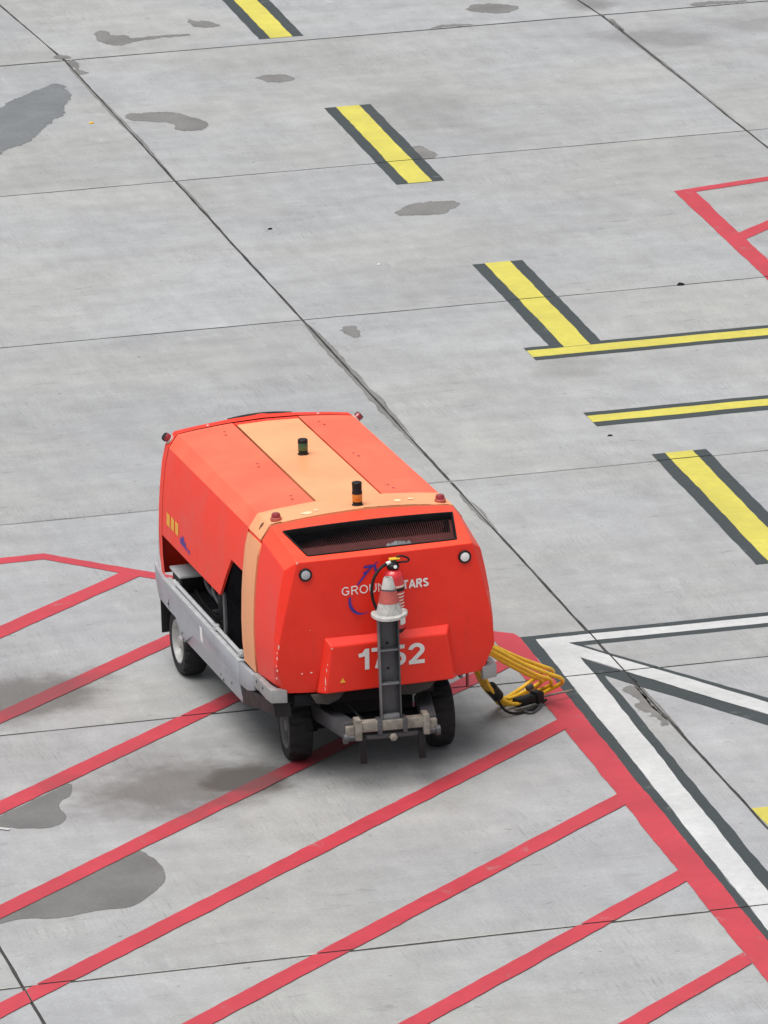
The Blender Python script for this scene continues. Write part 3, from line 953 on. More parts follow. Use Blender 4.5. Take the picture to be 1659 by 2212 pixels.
def front_cap():
    bm = bmesh.new()
    W = {}
    def v(key, co):
        if key not in W: W[key] = bm.verts.new(co)
        return W[key]
    FR = [1.0, 0.72, 0.45, 0.22, 0.0]
    for s in (-1, 1):
        for i in range(6):
            u, z = BF[i]; v(('B', s, i), (s * u, -0.088, z))
            v(('E1', s, i), (s * E1[i][0], E1[i][1], E1[i][2]))
            for j, fr in enumerate(FR):
                key = ('F', 0 if j == 4 else s, i, j)
                uu = E2[i][0] * fr
                z = ZC[i] + (E2[i][2] - ZC[i]) * (fr ** 6 if i == 0 else fr)
                vv = E2[i][1] + (VC[i] - E2[i][1]) * (1 - fr ** 2)
                v(key, (s * uu, vv, z))
        def Fk(i, j): return W[('F', 0 if j == 4 else s, i, j)]
        for i in range(5):
            bm.faces.new((W[('B', s, i)], W[('E1', s, i)], W[('E1', s, i + 1)], W[('B', s, i + 1)]))
            bm.faces.new((W[('E1', s, i)], Fk(i, 0), Fk(i + 1, 0), W[('E1', s, i + 1)]))
            for j in range(4):
                bm.faces.new((Fk(i, j), Fk(i, j + 1), Fk(i + 1, j + 1), Fk(i + 1, j)))
        # top slope, with the opening of the grille
        R0 = [(0.745, -0.088, 1.972), (0.705, -0.088, 1.982), (0.45, -0.088, 2.006), (0.22, -0.088, 2.018), (0, -0.088, 2.024)]
        R1 = [(0.741, -0.255, 1.950), (0.694, -0.252, 1.968), (0.45, -0.250, 1.978), (0.22, -0.250, 1.984), (0, -0.250, 1.986)]
        R2 = [(0.716, -0.655, 1.862), (0.606, -0.658, 1.868), (0.45, -0.660, 1.868), (0.22, -0.660, 1.868), (0, -0.660, 1.868)]
        for nm, R in (('R0', R0), ('R1', R1), ('R2', R2)):
            for j, co in enumerate(R): v((nm, 0 if j == 4 else s, j), (s * co[0], co[1], co[2]))
        g = lambda nm, j: W[(nm, 0 if j == 4 else s, j)]
        for j in range(4):
            bm.faces.new((g('R0', j), g('R0', j + 1), g('R1', j + 1), g('R1', j)))
            if j == 0: bm.faces.new((g('R1', j), g('R1', j + 1), g('R2', j + 1), g('R2', j)))
            bm.faces.new((g('R2', j), g('R2', j + 1), Fk(5, j + 1), Fk(5, j)))
        bm.faces.new((W[('B', s, 5)], W[('E1', s, 5)], Fk(5, 0), g('R2', 0), g('R1', 0), g('R0', 0)))
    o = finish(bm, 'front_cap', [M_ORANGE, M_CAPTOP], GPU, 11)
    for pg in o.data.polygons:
        if pg.center.z > 1.845: pg.material_index = 1  # top slope takes the copy lightened as if by the sky
    solid(o, 0.02)
    bevel(o, 0.012, 2, 11)
    return o
cap = front_cap()

# grille in the top slope
gr_c = [(-0.694, -0.252, 1.968), (0.694, -0.252, 1.968), (0.606, -0.658, 1.868), (-0.606, -0.658, 1.868)]
def gpt(a, b, d=0.0):
    """a: 0..1 left to right, b: 0..1 top to bottom, d: depth below the slope"""
    l = Vector(gr_c[0]).lerp(Vector(gr_c[3]), b); r = Vector(gr_c[1]).lerp(Vector(gr_c[2]), b)
    p_ = l.lerp(r, a)
    p_.z += 0.016 * (1 - (2 * a - 1) ** 2) * (1 - b)
    nrm = Vector((0, -0.24, 0.97)).normalized()
    return p_ - nrm * d
NG = 12
V, F = [], []
rim = []
for i in range(NG + 1): rim.append((i / NG, 0.0))
for i in range(1, 5): rim.append((1.0, i / 4))
for i in range(1, NG + 1): rim.append((1 - i / NG, 1.0))
for i in range(1, 4): rim.append((0.0, 1 - i / 4))
n = len(rim)
bm = bmesh.new()
outer = []
for a, b in rim:
    ca, cb = (a - 0.5), (b - 0.5)
    outer.append((a, b))
def inset(a, b, k): return (0.5 + (a - 0.5) * (1 - k * 0.42), 0.5 + (b - 0.5) * (1 - k * 1.5))
rings = []
for k, d in ((-0.01, -0.005), (0.02, -0.006), (0.028, 0.0), (0.036, 0.060)):
    rings.append([bm.verts.new(gpt(*inset(a, b, k), d)) for a, b in outer])
for A, B in zip(rings, rings[1:]):
    for i in range(n): bm.faces.new((A[i], A[(i + 1) % n], B[(i + 1) % n], B[i]))
grille = finish(bm, 'grille', M_BLACK, GPU, 30)
V = [gpt(*inset(a, b, 0.03), 0.058) for a, b in outer]
poly('grille_back', V, [tuple(range(n))], M_GRILLE, grille)
bm = bmesh.new()
for i in range(72):
    a = 0.03 + 0.94 * i / 71
    for (b0, b1, d0, d1) in ((0.05, 0.50, 0.030, 0.058),):
        P = [gpt(a - 0.0018, b0, d0), gpt(a + 0.0018, b0, d0), gpt(a + 0.0018, b1, d1 * 0.8), gpt(a - 0.0018, b1, d1 * 0.8)]
        Q = [gpt(a - 0.0018, b0, 0.057), gpt(a + 0.0018, b0, 0.057), gpt(a + 0.0018, b1, 0.057), gpt(a - 0.0018, b1, 0.057)]
        pv = [bm.verts.new(x) for x in P]; qv = [bm.verts.new(x) for x in Q]
        bm.faces.new(pv)
        for k in range(4): bm.faces.new((pv[k], pv[(k + 1) % 4], qv[(k + 1) % 4], qv[k]))
tag(finish(bm, 'grille_fins', M_VOID, grille, 30), kind='stuff')
V = [gpt(a_, b_, 0.050) for a_, b_ in ((0.03, 0.80), (0.97, 0.80), (0.98, 0.97), (0.02, 0.97))]
poly('grille_lip_shade', V, [(0, 1, 2, 3)], M_BLACK, grille)  # black strip painting the shade behind the lower lip
poly('grille_dark_backing', [gpt(a_, b_, 0.0565) for a_, b_ in ((0.03, 0.05), (0.97, 0.05), (0.972, 0.46), (0.028, 0.46))], [(0, 1, 2, 3)], M_GRILLED, grille)  # darker backing plate behind the upper fins
# torn plastic caught in the lower edge
rnd = random.Random(11)
bm = bmesh.new()
top, bot = [], []
for i in range(15):
    t = i / 14
    a = 0.525 + 0.19 * t
    h = math.sin(PI * t) ** 0.7 * (0.13 + 0.05 * rnd.random()) + 0.01
    top.append(bm.verts.new(gpt(a + rnd.uniform(-.004, .004), 0.955 - h, 0.012 + rnd.uniform(-0.012, 0.012))))
    bot.append(bm.verts.new(gpt(a, 0.965, 0.004 + rnd.uniform(0, 0.01))))
for i in range(14): bm.faces.new((top[i], top[i + 1], bot[i + 1], bot[i]))
finish(bm, 'torn_plastic', M_RIB, grille, 5)

# raised number panel
def number_panel():
    bm = bmesh.new()
    f0 = lambda z: VC[0] + (VC[2] - VC[0]) * (z - 0.735) / (1.20 - 0.735)
    O_ = [(-0.510, -0.700, 1.205), (0.510, -0.700, 1.205), (0.575, -0.645, 0.742), (-0.575, -0.645, 0.742)]
    I_ = [(-0.470, -0.768, 1.140), (0.470, -0.768, 1.140), (0.520, -0.735, 0.755), (-0.520, -0.735, 0.755)]
    a = [bm.verts.new(p_) for p_ in O_]; b = [bm.verts.new(p_) for p_ in I_]
    bm.faces.new(b)
    for i in range(4): bm.faces.new((a[i], a[(i + 1) % 4], b[(i + 1) % 4], b[i]))
    bm.faces.new(a)
    o = finish(bm, 'number_panel', M_ORANGE, GPU, 25)
    bevel(o, 0.012, 3, 20)
    return o
npanel = number_panel()


def arc_pts(cx, cy, rx, ry, a0, a1, n=16):
    return [(cx + rx * math.cos(rad(a0 + (a1 - a0) * k / n)), cy + ry * math.sin(rad(a0 + (a1 - a0) * k / n))) for k in range(n + 1)]


def glyph(ch, t):
    """centre lines of a letter, cap height 1; returns (width, [polyline])"""
    h = t / 2
    if ch == 'G': return 0.94, [arc_pts(0.47, 0.5, 0.47 - h, 0.5 - h, 42, 325, 26) + [(0.47 + (0.47 - h) * 0.86, 0.46), (0.50, 0.46)]]
    if ch == 'O': return 0.98, [arc_pts(0.49, 0.5, 0.49 - h, 0.5 - h, 0, 360, 32)]
    if ch == 'R': return 0.80, [[(h, 0), (h, 1)], [(h, 1 - h), (0.44, 1 - h)] + arc_pts(0.44, 0.72 + h * 0.2, 0.34 - h, 0.28 - h * 0.8, 90, -90, 12) + [(h, 0.45 + h * 0.6)], [(0.46, 0.46), (0.80 - h, 0)]]
    if ch == 'U': return 0.84, [[(h, 1), (h, 0.4)] + arc_pts(0.42, 0.38, 0.42 - h, 0.38 - h, 180, 360, 16) + [(0.84 - h, 1)]]
    if ch == 'N': return 0.84, [[(h, 0), (h, 1)], [(h, 1 - h * 0.5), (0.84 - h, h * 0.5)], [(0.84 - h, 0), (0.84 - h, 1)]]
    if ch == 'D': return 0.84, [[(h, 0), (h, 1)], [(h, 1 - h), (0.36, 1 - h)] + arc_pts(0.36, 0.5, 0.48 - h, 0.5 - h, 90, -90, 18) + [(h, h)]]
    if ch == 'S': return 0.78, [arc_pts(0.39, 0.74, 0.36 - h, 0.26 - h, 20, 230, 14)[:-1] + [(0.39, 0.51)] + arc_pts(0.39, 0.27, 0.39 - h, 0.27 - h, 60, -160, 16)]
    if ch == 'T': return 0.74, [[(0, 1 - h), (0.74, 1 - h)], [(0.37, 0), (0.37, 1 - h)]]
    if ch == 'A': return 0.90, [[(h * 0.8, 0), (0.45, 1 - h * 0.2)], [(0.45, 1 - h * 0.2), (0.90 - h * 0.8, 0)], [(0.2, 0.30), (0.7, 0.30)]]
    if ch == '1': return 0.44, [[(0.44 - h, 0), (0.44 - h, 1)], [(0.0, 0.70), (0.20, 0.735), (0.34, 0.93)]]
    if ch == '7': return 0.66, [[(0, 1 - h), (0.66 - h * 0.4, 1 - h), (0.36, 0.52), (0.22, 0)]]
    if ch == '5': return 0.68, [[(0.62, 1 - h), (0.16, 1 - h), (0.11, 0.50)] + arc_pts(0.34, 0.335, 0.34 - h, 0.335 - h, 130, -155, 20)]
    if ch == '2': return 0.68, [arc_pts(0.34, 0.68, 0.34 - h, 0.32 - h, 175, -35, 16) + [(0.13, h + 0.02)], [(0.02, h), (0.68, h)]]


def stroke_faces(line, w, V, F, place):
    pts = [Vector(p_) for p_ in line]
    closed = (pts[0] - pts[-1]).length < 1e-6
    if closed: pts = pts[:-1]
    N = len(pts); k0 = len(V)
    for i, p_ in enumerate(pts):
        pa = pts[i - 1] if (i or closed) else None
        pb = pts[(i + 1) % N] if (i < N - 1 or closed) else None
        d0 = (p_ - pa).normalized() if pa is not None else (pb - p_).normalized()
        d1 = (pb - p_).normalized() if pb is not None else d0
        m = d0 + d1
        m = m.normalized() if m.length > 1e-6 else d0
        nn = Vector((-m.y, m.x)); c_ = max(0.45, nn.dot(Vector((-d0.y, d0.x))))
        nn = nn * (w / 2 / c_)
        V.append(place(p_ + nn)); V.append(place(p_ - nn))
    for i in range(N if closed else N - 1):
        a = k0 + 2 * i; b = k0 + 2 * ((i + 1) % N)
        F.append((a, a + 1, b + 1, b))


def lettering(text, x0, x1, z0, z1, v, mat, parent, t=0.14, gap=0.14, lean=0.0):
    """one flat mesh for each character, between u = x0..x1 and z = z0..z1"""
    H = z1 - z0
    ws = [glyph(c_, t)[0] for c_ in text]
    tot = sum(ws) + gap * (len(text) - 1)
    kx = (x1 - x0) / tot
    x = 0.0
    for ch, w in zip(text, ws):
        V, F = [], []
        for i, line in enumerate(glyph(ch, t)[1]):
            stroke_faces(line, t, V, F, lambda p_: (x0 + (x + p_.x) * kx, v - lean * p_.y * H - 0.0003 * i, z0 + p_.y * H))
        poly('letter', V, F, mat, parent)
        x += w + gap


lean_n = math.atan2(0.768 - 0.735, 0.385)
lettering('1752', -0.252, 0.284, 0.922, 1.096, -0.7530, M_WHITEP, npanel, 0.185, 0.10, math.tan(lean_n))
lettering('GROUND', -0.361, 0.062, 1.536, 1.606, -0.7310, M_WHITEP, cap, 0.135, 0.17)
lettering('STARS', 0.080, 0.345, 1.536, 1.606, -0.7310, M_WHITEP, cap, 0.215, 0.07)

# blue swoosh and star strokes
def ribbon(name, pts, widths, mat, parent, v):
    pts = [Vector((a, b)) for a, b in pts]
    V, F = [], []
    for i, p_ in enumerate(pts):
        d = (pts[min(i + 1, len(pts) - 1)] - pts[max(i - 1, 0)]).normalized()
        nn = Vector((-d.y, d.x)) * widths[i] * 0.5
        V += [(p_.x + nn.x, v, p_.y + nn.y), (p_.x - nn.x, v, p_.y - nn.y)]
    for i in range(len(pts) - 1): F.append((2 * i, 2 * i + 1, 2 * i + 3, 2 * i + 2))
    return poly(name, V, F, mat, parent)
arc = [(-0.20 + 0.100 * math.cos(a), 1.48 + 0.108 * math.sin(a)) for a in [rad(160 + 140 * k / 14) for k in range(15)]]
ribbon('swoosh', arc, [0.006 + 0.018 * math.sin(PI * min(1, (k + 2) / 14)) for k in range(15)], M_BLUE, cap, -0.7315)
ribbon('swoosh', [(-0.232, 1.610), (-0.18, 1.672), (-0.125, 1.735), (-0.06, 1.782)], [0.012, 0.016, 0.014, 0.006], M_BLUE, cap, -0.7315)
ribbon('swoosh', [(-0.178, 1.748), (-0.125, 1.752), (-0.075, 1.752)], [0.016, 0.022, 0.01], M_BLUE, cap, -0.7325)
ribbon('swoosh', [(-0.095, 1.76), (-0.082, 1.725), (-0.075, 1.685)], [0.008, 0.022, 0.012], M_BLUE, cap, -0.7335)
ribbon('swoosh', [(-0.185, 1.70), (-0.15, 1.71), (-0.12, 1.735)], [0.01, 0.018, 0.01], M_BLUE, cap, -0.7325)

# round lamps on the front face
for s in (-1, 1):
    Ml = Matrix.Translation((s * 0.646, -0.718, 1.738)) @ Matrix.Rotation(rad(90), 4, 'X') @ Matrix.Rotation(s * rad(2), 4, 'Y')
    lamp = lathe('headlamp', [(0.0, -0.01), (0.052, -0.01), (0.052, 0.014), (0.049, 0.017), (0.041, 0.017), (0.039, 0.010), (0.0, 0.010)], M_BLACK, GPU, 28, Ml)
    lathe('lens', [(0.0, 0.0095), (0.0385, 0.0095), (0.036, 0.016), (0.024, 0.020), (0.0, 0.0215)], M_LCLR if s < 0 else M_WHITEP, lamp, 28, Ml)

# yellow warning triangle
poly('warning_sticker', [(-0.407, -0.7475, 0.835), (-0.361, -0.7475, 0.835), (-0.384, -0.7495, 0.876)], [(0, 1, 2)], M_YSTICK, npanel)

# chipped paint along the front left corner
rnd = random.Random(5)
bm = bmesh.new()
def chip(u, v, z, du, dz, nrm=(0, -1)):
    m = 7
    vs = []
    for k in range(m):
        a = 2 * PI * k / m
        r = rnd.uniform(0.6, 1.1)
        vs.append(bm.verts.new((u + du * r * math.cos(a) * (-nrm[1]), v + du * r * math.cos(a) * nrm[0] , z + dz * r * math.sin(a))))
    bm.faces.new(vs)
for (u, z, du, dz) in ((-0.875, 1.165, 0.006, 0.022), (-0.8885, 1.07, 0.005, 0.018), (-0.890, 1.12, 0.005, 0.009), (-0.889, 0.97, 0.009, 0.012),
                       (-0.893, 0.905, 0.008, 0.008), (-0.895, 1.01, 0.003, 0.012)):
    chip(u, -0.694 + (1.2 - z) * 0.13 - 0.002, z, du, dz)
for (u, z, du, dz) in ((-0.70, 0.935, 0.012, 0.006), (-0.625, 0.935, 0.011, 0.007), (-0.62, 1.28, 0.004, 0.004)):
    chip(u, -0.708, z, du, dz)
for (u, z, du, dz) in ((-0.712, 1.838, 0.011, 0.010),):
    chip(u, -0.724, z, du, dz)
tag(finish(bm, 'paint_chips', M_CHIP, cap, None), kind='stuff')
bm = bmesh.new()
for (u, z, du, dz) in ((-0.466, 1.128, 0.009, 0.007),):
    chip(u, -0.7705, z, du, dz)
for (u, z, du, dz) in ((-0.524, 0.86, 0.004, 0.045), (-0.513, 0.955, 0.004, 0.018), (-0.505, 1.0, 0.003, 0.012), (-0.528, 0.80, 0.004, 0.02)):
    chip(u, -0.742 - (z - 0.75) * 0.06, z, du, dz)
tag(finish(bm, 'paint_chips', M_CHIP, npanel, None), kind='stuff')

# ---- rear cap
def rear_cap():
    bm = bmesh.new()
    half = PROF + [(0.0, 2.028)]
    full = [(-u, z) for u, z in half] + [(u, z) for u, z in reversed(half[:-1])]
    rings = []
    for (vv, k, dz) in ((2.815, 1.0, 0.0), (2.93, 0.998, -0.006), (2.975, 0.985, -0.03), (3.0, 0.955, -0.07)):
        rings.append([bm.verts.new((u * k, vv + (0.02 * (1 - (u / 0.9) ** 2)), z + (dz if z > 1.9 else dz * 0.4) + (0.012 * (1 - (u / 0.3) ** 2) if abs(u) < 0.3 and vv > 2.9 else 0))) for u, z in full])
    for A, B in zip(rings, rings[1:]):
        for i in range(len(full) - 1): bm.faces.new((A[i], A[i + 1], B[i + 1], B[i]))
    bm.faces.new(rings[-1])
    o = finish(bm, 'rear_cap', M_DOOR, GPU, 16)
    bevel(o, 0.008, 2, 14)
    return o
rcap = rear_cap()
V, F = [], []
for i in range(13):
    u = -0.275 + 0.55 * i / 12
    zc = 2.009 + 0.022 * (1 - (u / 0.275) ** 2)
    V += [(u, 2.935, zc), (u, 2.985, zc + 0.002), (u, 2.995, zc - 0.06)]
for i in range(12):
    for k in range(2): F.append((3 * i + k, 3 * i + 3 + k, 3 * i + 4 + k, 3 * i + 1 + k))
poly('rear_vent_lip', V, F, M_BLACK, rcap, 30)
poly('rear_corner_wear', [(-0.909, 2.935, 1.27), (-0.906, 2.965, 1.22), (-0.904, 2.972, 1.05), (-0.902, 2.97, 0.92), (-0.905, 2.945, 0.86),
                          (-0.914, 2.935, 0.96), (-0.914, 2.925, 1.10), (-0.913, 2.935, 1.2)], [tuple(range(8))], M_CONEW, rcap)
for s in (-1, 1):
    for v in (2.875,):
        lathe('screw', [(0, 0), (0.014, 0), (0.010, 0.006), (0, 0.008)], M_CONEW, rcap, 10, Matrix.Translation((s * 0.47, v, 2.001)))

# ---- marker lights and beacons
for s in (-1, 1):
    Mm = Matrix.Translation((s * 0.672, 0.012, 2.000))
    b_ = lathe('marker_light', [(0, -0.012), (0.045, -0.012), (0.045, 0.008), (0.040, 0.012), (0, 0.012)], M_CONER, GPU, 24, Mm)
    lathe('lens', [(0.0, 0.0118), (0.038, 0.012), (0.036, 0.034), (0.028, 0.046), (0.0, 0.050)], M_LRED, b_, 24, Mm)
    Mr = Matrix.Translation((s * 0.794, 2.885, 1.918)) @ Matrix.Rotation(s * rad(48), 4, 'Y') @ Matrix.Scale(0.82, 4)
    b_ = lathe('marker_light', [(0, -0.03), (0.050, -0.03), (0.050, 0.006), (0.044, 0.012), (0, 0.012)], M_CONEW, GPU, 20, Mr)
    lathe('lens', [(0.0, 0.0118), (0.042, 0.012), (0.040, 0.050), (0.032, 0.062), (0.0, 0.064)], M_LRED, b_, 20, Mr)
    lathe('light_shade', [(0.0415, 0.028), (0.046, 0.026), (0.043, 0.056), (0.036, 0.067), (0.0, 0.070), (0.0, 0.066), (0.034, 0.063)], M_BLACK, b_, 20,
          Mr @ Matrix.Translation((s * 0.006, 0.014, 0.0)))


def beacon(v, zb, h, mat, split):
    Mb = Matrix.Translation((0.0, v, zb))
    r = 0.041
    b_ = lathe('beacon', [(0, -0.01), (r + 0.004, -0.01), (r + 0.004, 0.006), (r - 0.003, 0.010), (r - 0.003, split[0]), (r, split[0] + 0.003), (0, split[0] + 0.003)], M_BLACK, GPU, 28, Mb)
    lathe('lens', [(0, split[0] + 0.002), (r - 0.003, split[0] + 0.003), (r, split[0] + 0.010), (r, split[1] - 0.008), (r - 0.004, split[1]), (0, split[1])], mat, b_, 28, Mb)
    lathe('cap', [(0, split[1]), (r, split[1] - 0.003), (r + 0.001, split[1] + 0.006), (r - 0.003, split[1] + 0.02), (r - 0.002, h - 0.016), (r, h - 0.008), (r - 0.006, h), (0, h + 0.002)], M_BLACK, b_, 28, Mb)
beacon(0.03, 2.030, 0.190, M_LAMB, (0.028, 0.098))
beacon(1.635, 2.028, 0.128, M_LGRN, (0.030, 0.100))

# ---- decals on the left door
def on_side(v, z, d=0.0015): return (-(u_at(z) + d + 0.001), v, z)
for k in range(3):
    v1 = 2.655 - 0.138 * k
    v0 = v1 - 0.098
    poly('door_decal', [on_side(v1, 1.268), on_side(v0, 1.262), on_side(v0, 1.365), on_side(v1, 1.371)], [(0, 1, 2, 3)], M_YSTICK, GPU)
for k, (v1, w, z0, z1) in enumerate(((2.22, 0.05, 1.225, 1.275), (2.16, 0.06, 1.22, 1.30), (2.085, 0.05, 1.215, 1.27), (2.02, 0.03, 1.21, 1.24), (1.96, 0.05, 1.205, 1.24))):
    poly('door_decal', [on_side(v1, z0 + 0.004), on_side(v1 - w, z0), on_side(v1 - w, z1), on_side(v1, z1 + 0.004)], [(0, 1, 2, 3)], M_BLUE, GPU)

# ---- inside of the open left bay
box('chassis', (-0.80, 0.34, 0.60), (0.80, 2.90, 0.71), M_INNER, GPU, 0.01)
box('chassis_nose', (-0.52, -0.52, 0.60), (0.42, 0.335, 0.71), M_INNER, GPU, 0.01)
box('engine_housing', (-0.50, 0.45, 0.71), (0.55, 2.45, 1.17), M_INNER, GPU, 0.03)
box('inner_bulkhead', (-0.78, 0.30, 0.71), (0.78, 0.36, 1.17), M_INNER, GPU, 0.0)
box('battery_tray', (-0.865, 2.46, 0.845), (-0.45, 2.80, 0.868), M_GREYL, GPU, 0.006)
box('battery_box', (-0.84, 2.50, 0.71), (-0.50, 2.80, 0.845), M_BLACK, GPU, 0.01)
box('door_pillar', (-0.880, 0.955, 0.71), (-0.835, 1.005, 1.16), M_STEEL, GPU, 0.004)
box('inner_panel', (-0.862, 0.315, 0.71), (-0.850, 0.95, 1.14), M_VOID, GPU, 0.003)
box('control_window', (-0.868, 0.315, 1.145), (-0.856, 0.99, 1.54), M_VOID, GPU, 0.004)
lathe('air_filter', [(0, 0), (0.13, 0), (0.13, 0.03), (0.12, 0.05), (0.12, 0.26), (0, 0.27)], M_BLACK, GPU, 28, Matrix.Translation((-0.64, 1.62, 0.71)))
tube('engine_hose', catmull([(-0.62, 2.35, 0.98), (-0.70, 2.1, 0.95), (-0.72, 1.8, 1.02), (-0.6, 1.5, 1.0)], 8), 0.03, M_BLACK, GPU, 10)
lathe('gauge', [(0, 0), (0.05, 0), (0.045, 0.03), (0, 0.035)], M_HITCH, GPU, 18, Matrix.Translation((-0.62, 2.79, 1.0)) @ Matrix.Rotation(rad(90), 4, 'X'))
for k_, (v0, z0, r0, m_) in enumerate(((2.20, 0.80, 0.045, M_STEEL), (1.98, 0.78, 0.035, M_RIB), (1.25, 0.83, 0.05, M_STEEL))):
    tube('engine_pipe', catmull([(-0.52, v0 + 0.25, z0 + 0.02), (-0.66, v0 + 0.12, z0 + 0.10), (-0.70, v0, z0 + 0.06), (-0.68, v0 - 0.2, z0), (-0.55, v0 - 0.3, z0 - 0.02)], 6), r0 * 0.5, m_, GPU, 8)
box('fuse_box', (-0.74, 1.36, 0.71), (-0.60, 1.50, 0.90), M_STEEL, GPU, 0.01)
box('relay_box', (-0.72, 2.22, 0.95), (-0.56, 2.40, 1.08), M_RIB, GPU, 0.01)
lathe('fuel_cap', [(0, 0), (0.035, 0), (0.035, 0.02), (0.0, 0.025)], M_STEEL, GPU, 16, Matrix.Translation((-0.72, 1.86, 0.712)))
tube('wiring_loom', catmull([(-0.74, 2.45, 0.74), (-0.76, 2.0, 0.725), (-0.75, 1.4, 0.73), (-0.77, 1.02, 0.74)], 8), 0.012, M_BLACK, GPU, 6)
box('latch', (-0.875, 0.36, 0.795), (-0.845, 0.42, 0.845), M_GREYL, GPU, 0.006)

# ---- skirts, rails, bumpers
def skirt(s):
    up = [(3.035, 0.855), (2.98, 0.80), (2.78, 0.765), (0.385, 0.742), (0.385, 0.555), (0.46, 0.560), (1.84, 0.553), (2.14, 0.405), (2.21, 0.412), (2.40, 0.553), (2.60, 0.548), (2.93, 0.565), (3.03, 0.70)]
    o = prism('side_skirt', up, 'u', min(s * 0.93, s * 0.895), max(s * 0.93, s * 0.895), M_GREYP, GPU, 0.004)
    # lower fold, turned slightly inwards
    V = [(s * 0.9305, 1.84, 0.5525), (s * 0.9305, 0.385, 0.5555), (s * 0.905, 0.345, 0.402), (s * 0.905, 2.14, 0.402), (s * 0.88, 1.84, 0.5525), (s * 0.88, 0.385, 0.5555), (s * 0.885, 0.345, 0.402), (s * 0.885, 2.14, 0.402)]
    poly('skirt_fold', V, [(0, 1, 2, 3), (7, 6, 5, 4), (0, 4, 5, 1), (1, 5, 6, 2), (2, 6, 7, 3), (3, 7, 4, 0)], M_GREYP, o)
    # top flange
    a, b = min(s * 0.93, s * 0.86), max(s * 0.93, s * 0.86)
    prism('skirt_flange', [(2.78, 0.765), (0.385, 0.742), (0.385, 0.752), (2.78, 0.775)], 'u', a, b, M_GREYL, o)
    # seam, bolts
    for (v, z) in ((2.19, 0.47), (2.15, 0.43), (2.10, 0.425), (1.02, 0.46), (0.95, 0.43), (2.62, 0.60), (0.62, 0.50)):
        lathe('bolt', [(0, 0), (0.012, 0), (0.009, 0.006), (0, 0.007)], M_STEEL, o, 8,
              Matrix.Translation((s * (0.93 - (0.018 if z < 0.5 and v < 1.9 else 0)), v, z)) @ Matrix.Rotation(s * rad(90), 4, 'Y'))
    box('skirt_seam', (min(s * 0.931, s * 0.92), 2.60, 0.552), (max(s * 0.931, s * 0.92), 2.612, 0.64), M_BLACK, o, 0.0)
    if s < 0:
        poly('reflective_sticker', [(-0.9315, 1.60, 0.705), (-0.9315, 1.52, 0.702), (-0.9315, 1.50, 0.580), (-0.9315, 1.58, 0.583)], [(0, 1, 2, 3)], M_WHITEP, o)
    # rail above the skirt
    rl = tube('side_rail', [(s * 0.885, 2.57, 0.802), (s * 0.885, 2.0, 0.798), (s * 0.885, 1.3, 0.792), (s * 0.885, 0.42, 0.785)], 0.017, M_GREYL, GPU, 12)
    for v in (2.5, 1.22, 0.47):
        box('rail_clip', (min(s * 0.865, s * 0.905), v - 0.03, 0.765), (max(s * 0.865, s * 0.905), v + 0.03, 0.812), M_GREYL, rl, 0.004)
    # front side segment and corner bumper
    prism('skirt_front_segment', [(0.378, 0.745), (-0.068, 0.768), (-0.068, 0.635), (0.12, 0.585), (0.378, 0.562)], 'u', min(s * 0.93, s * 0.89), max(s * 0.93, s * 0.89), M_GREYP, GPU, 0.005)
    zb, zt = 0.678, 0.785
    out = [(s * 0.930, -0.078), (s * 0.930, -0.46), (s * 0.922, -0.575), (s * 0.800, -0.612), (s * 0.792, -0.56), (s * 0.868, -0.535), (s * 0.880, -0.42), (s * 0.880, -0.078)]
    bm = bmesh.new()
    A = [bm.verts.new((x, y, zb)) for x, y in out]; B = [bm.verts.new((x, y, zt)) for x, y in out]
    bm.faces.new(A); bm.faces.new(list(reversed(B)))
    for i in range(8): bm.faces.new((A[i], A[(i + 1) % 8], B[(i + 1) % 8], B[i]))
    bmesh.ops.bevel(bm, geom=bm.edges[:], offset=0.007, segments=2, affect='EDGES', profile=0.5)
    bp = finish(bm, 'corner_bumper', M_BUMP, GPU, 40)
    for v in (-0.17, -0.36):
        lathe('bolt', [(0, 0), (0.014, 0), (0.010, 0.006), (0, 0.007)], M_STEEL, bp, 8, Matrix.Translation((s * 0.93, v, 0.745)) @ Matrix.Rotation(s * rad(90), 4, 'Y'))
    # black rubber apron under the corner bumper, on the left only
    if s > 0:
        box('mudflap', (0.62, 2.90, 0.27), (0.925, 2.915, 0.575), M_BLACK, GPU, 0.003)
        return
    zb, zt = 0.56, 0.676
    out = [(s * 0.922, 0.37), (s * 0.922, -0.42), (s * 0.905, -0.56), (s * 0.78, -0.60), (s * 0.76, -0.55), (s * 0.85, -0.5), (s * 0.88, -0.38), (s * 0.88, 0.37)]
    V = []
    for i, (x, y) in enumerate(out): V.append((x * 0.985, y, (0.40 if y > 0.3 else 0.455 if y > -0.3 else zb)))
    for (x, y) in out: V.append((x, y, 0.56 if y > 0.3 else zt if y < -0.2 else 0.6))
    F = [tuple(range(7, -1, -1)), tuple(range(8, 16))] + [(i, (i + 1) % 8, 8 + (i + 1) % 8, 8 + i) for i in range(8)]
    poly('rubber_apron', V, F, M_BLACK, GPU, 30)
    # mudflap and wheel-arch liner at the rear
    box('mudflap', (min(s * 0.925, s * 0.62), 2.90, 0.27), (max(s * 0.925, s * 0.62), 2.915, 0.575), M_BLACK, GPU, 0.003)
for s in (-1, 1): skirt(s)
box('valance', (-0.74, -0.58, 0.62), (0.40, -0.20, 0.73), M_INNER, GPU, 0.02)
for u0, u1 in ((-0.62, -0.34), (0.02, 0.40)):
    prism('mounting_bracket', [(u0, 0.735), (u1, 0.735), (u1 - 0.05, 0.675), ((u0 + u1) / 2, 0.640), (u0 + 0.04, 0.66)], 'v', -0.655, -0.63, M_UNDER, GPU, 0.006)
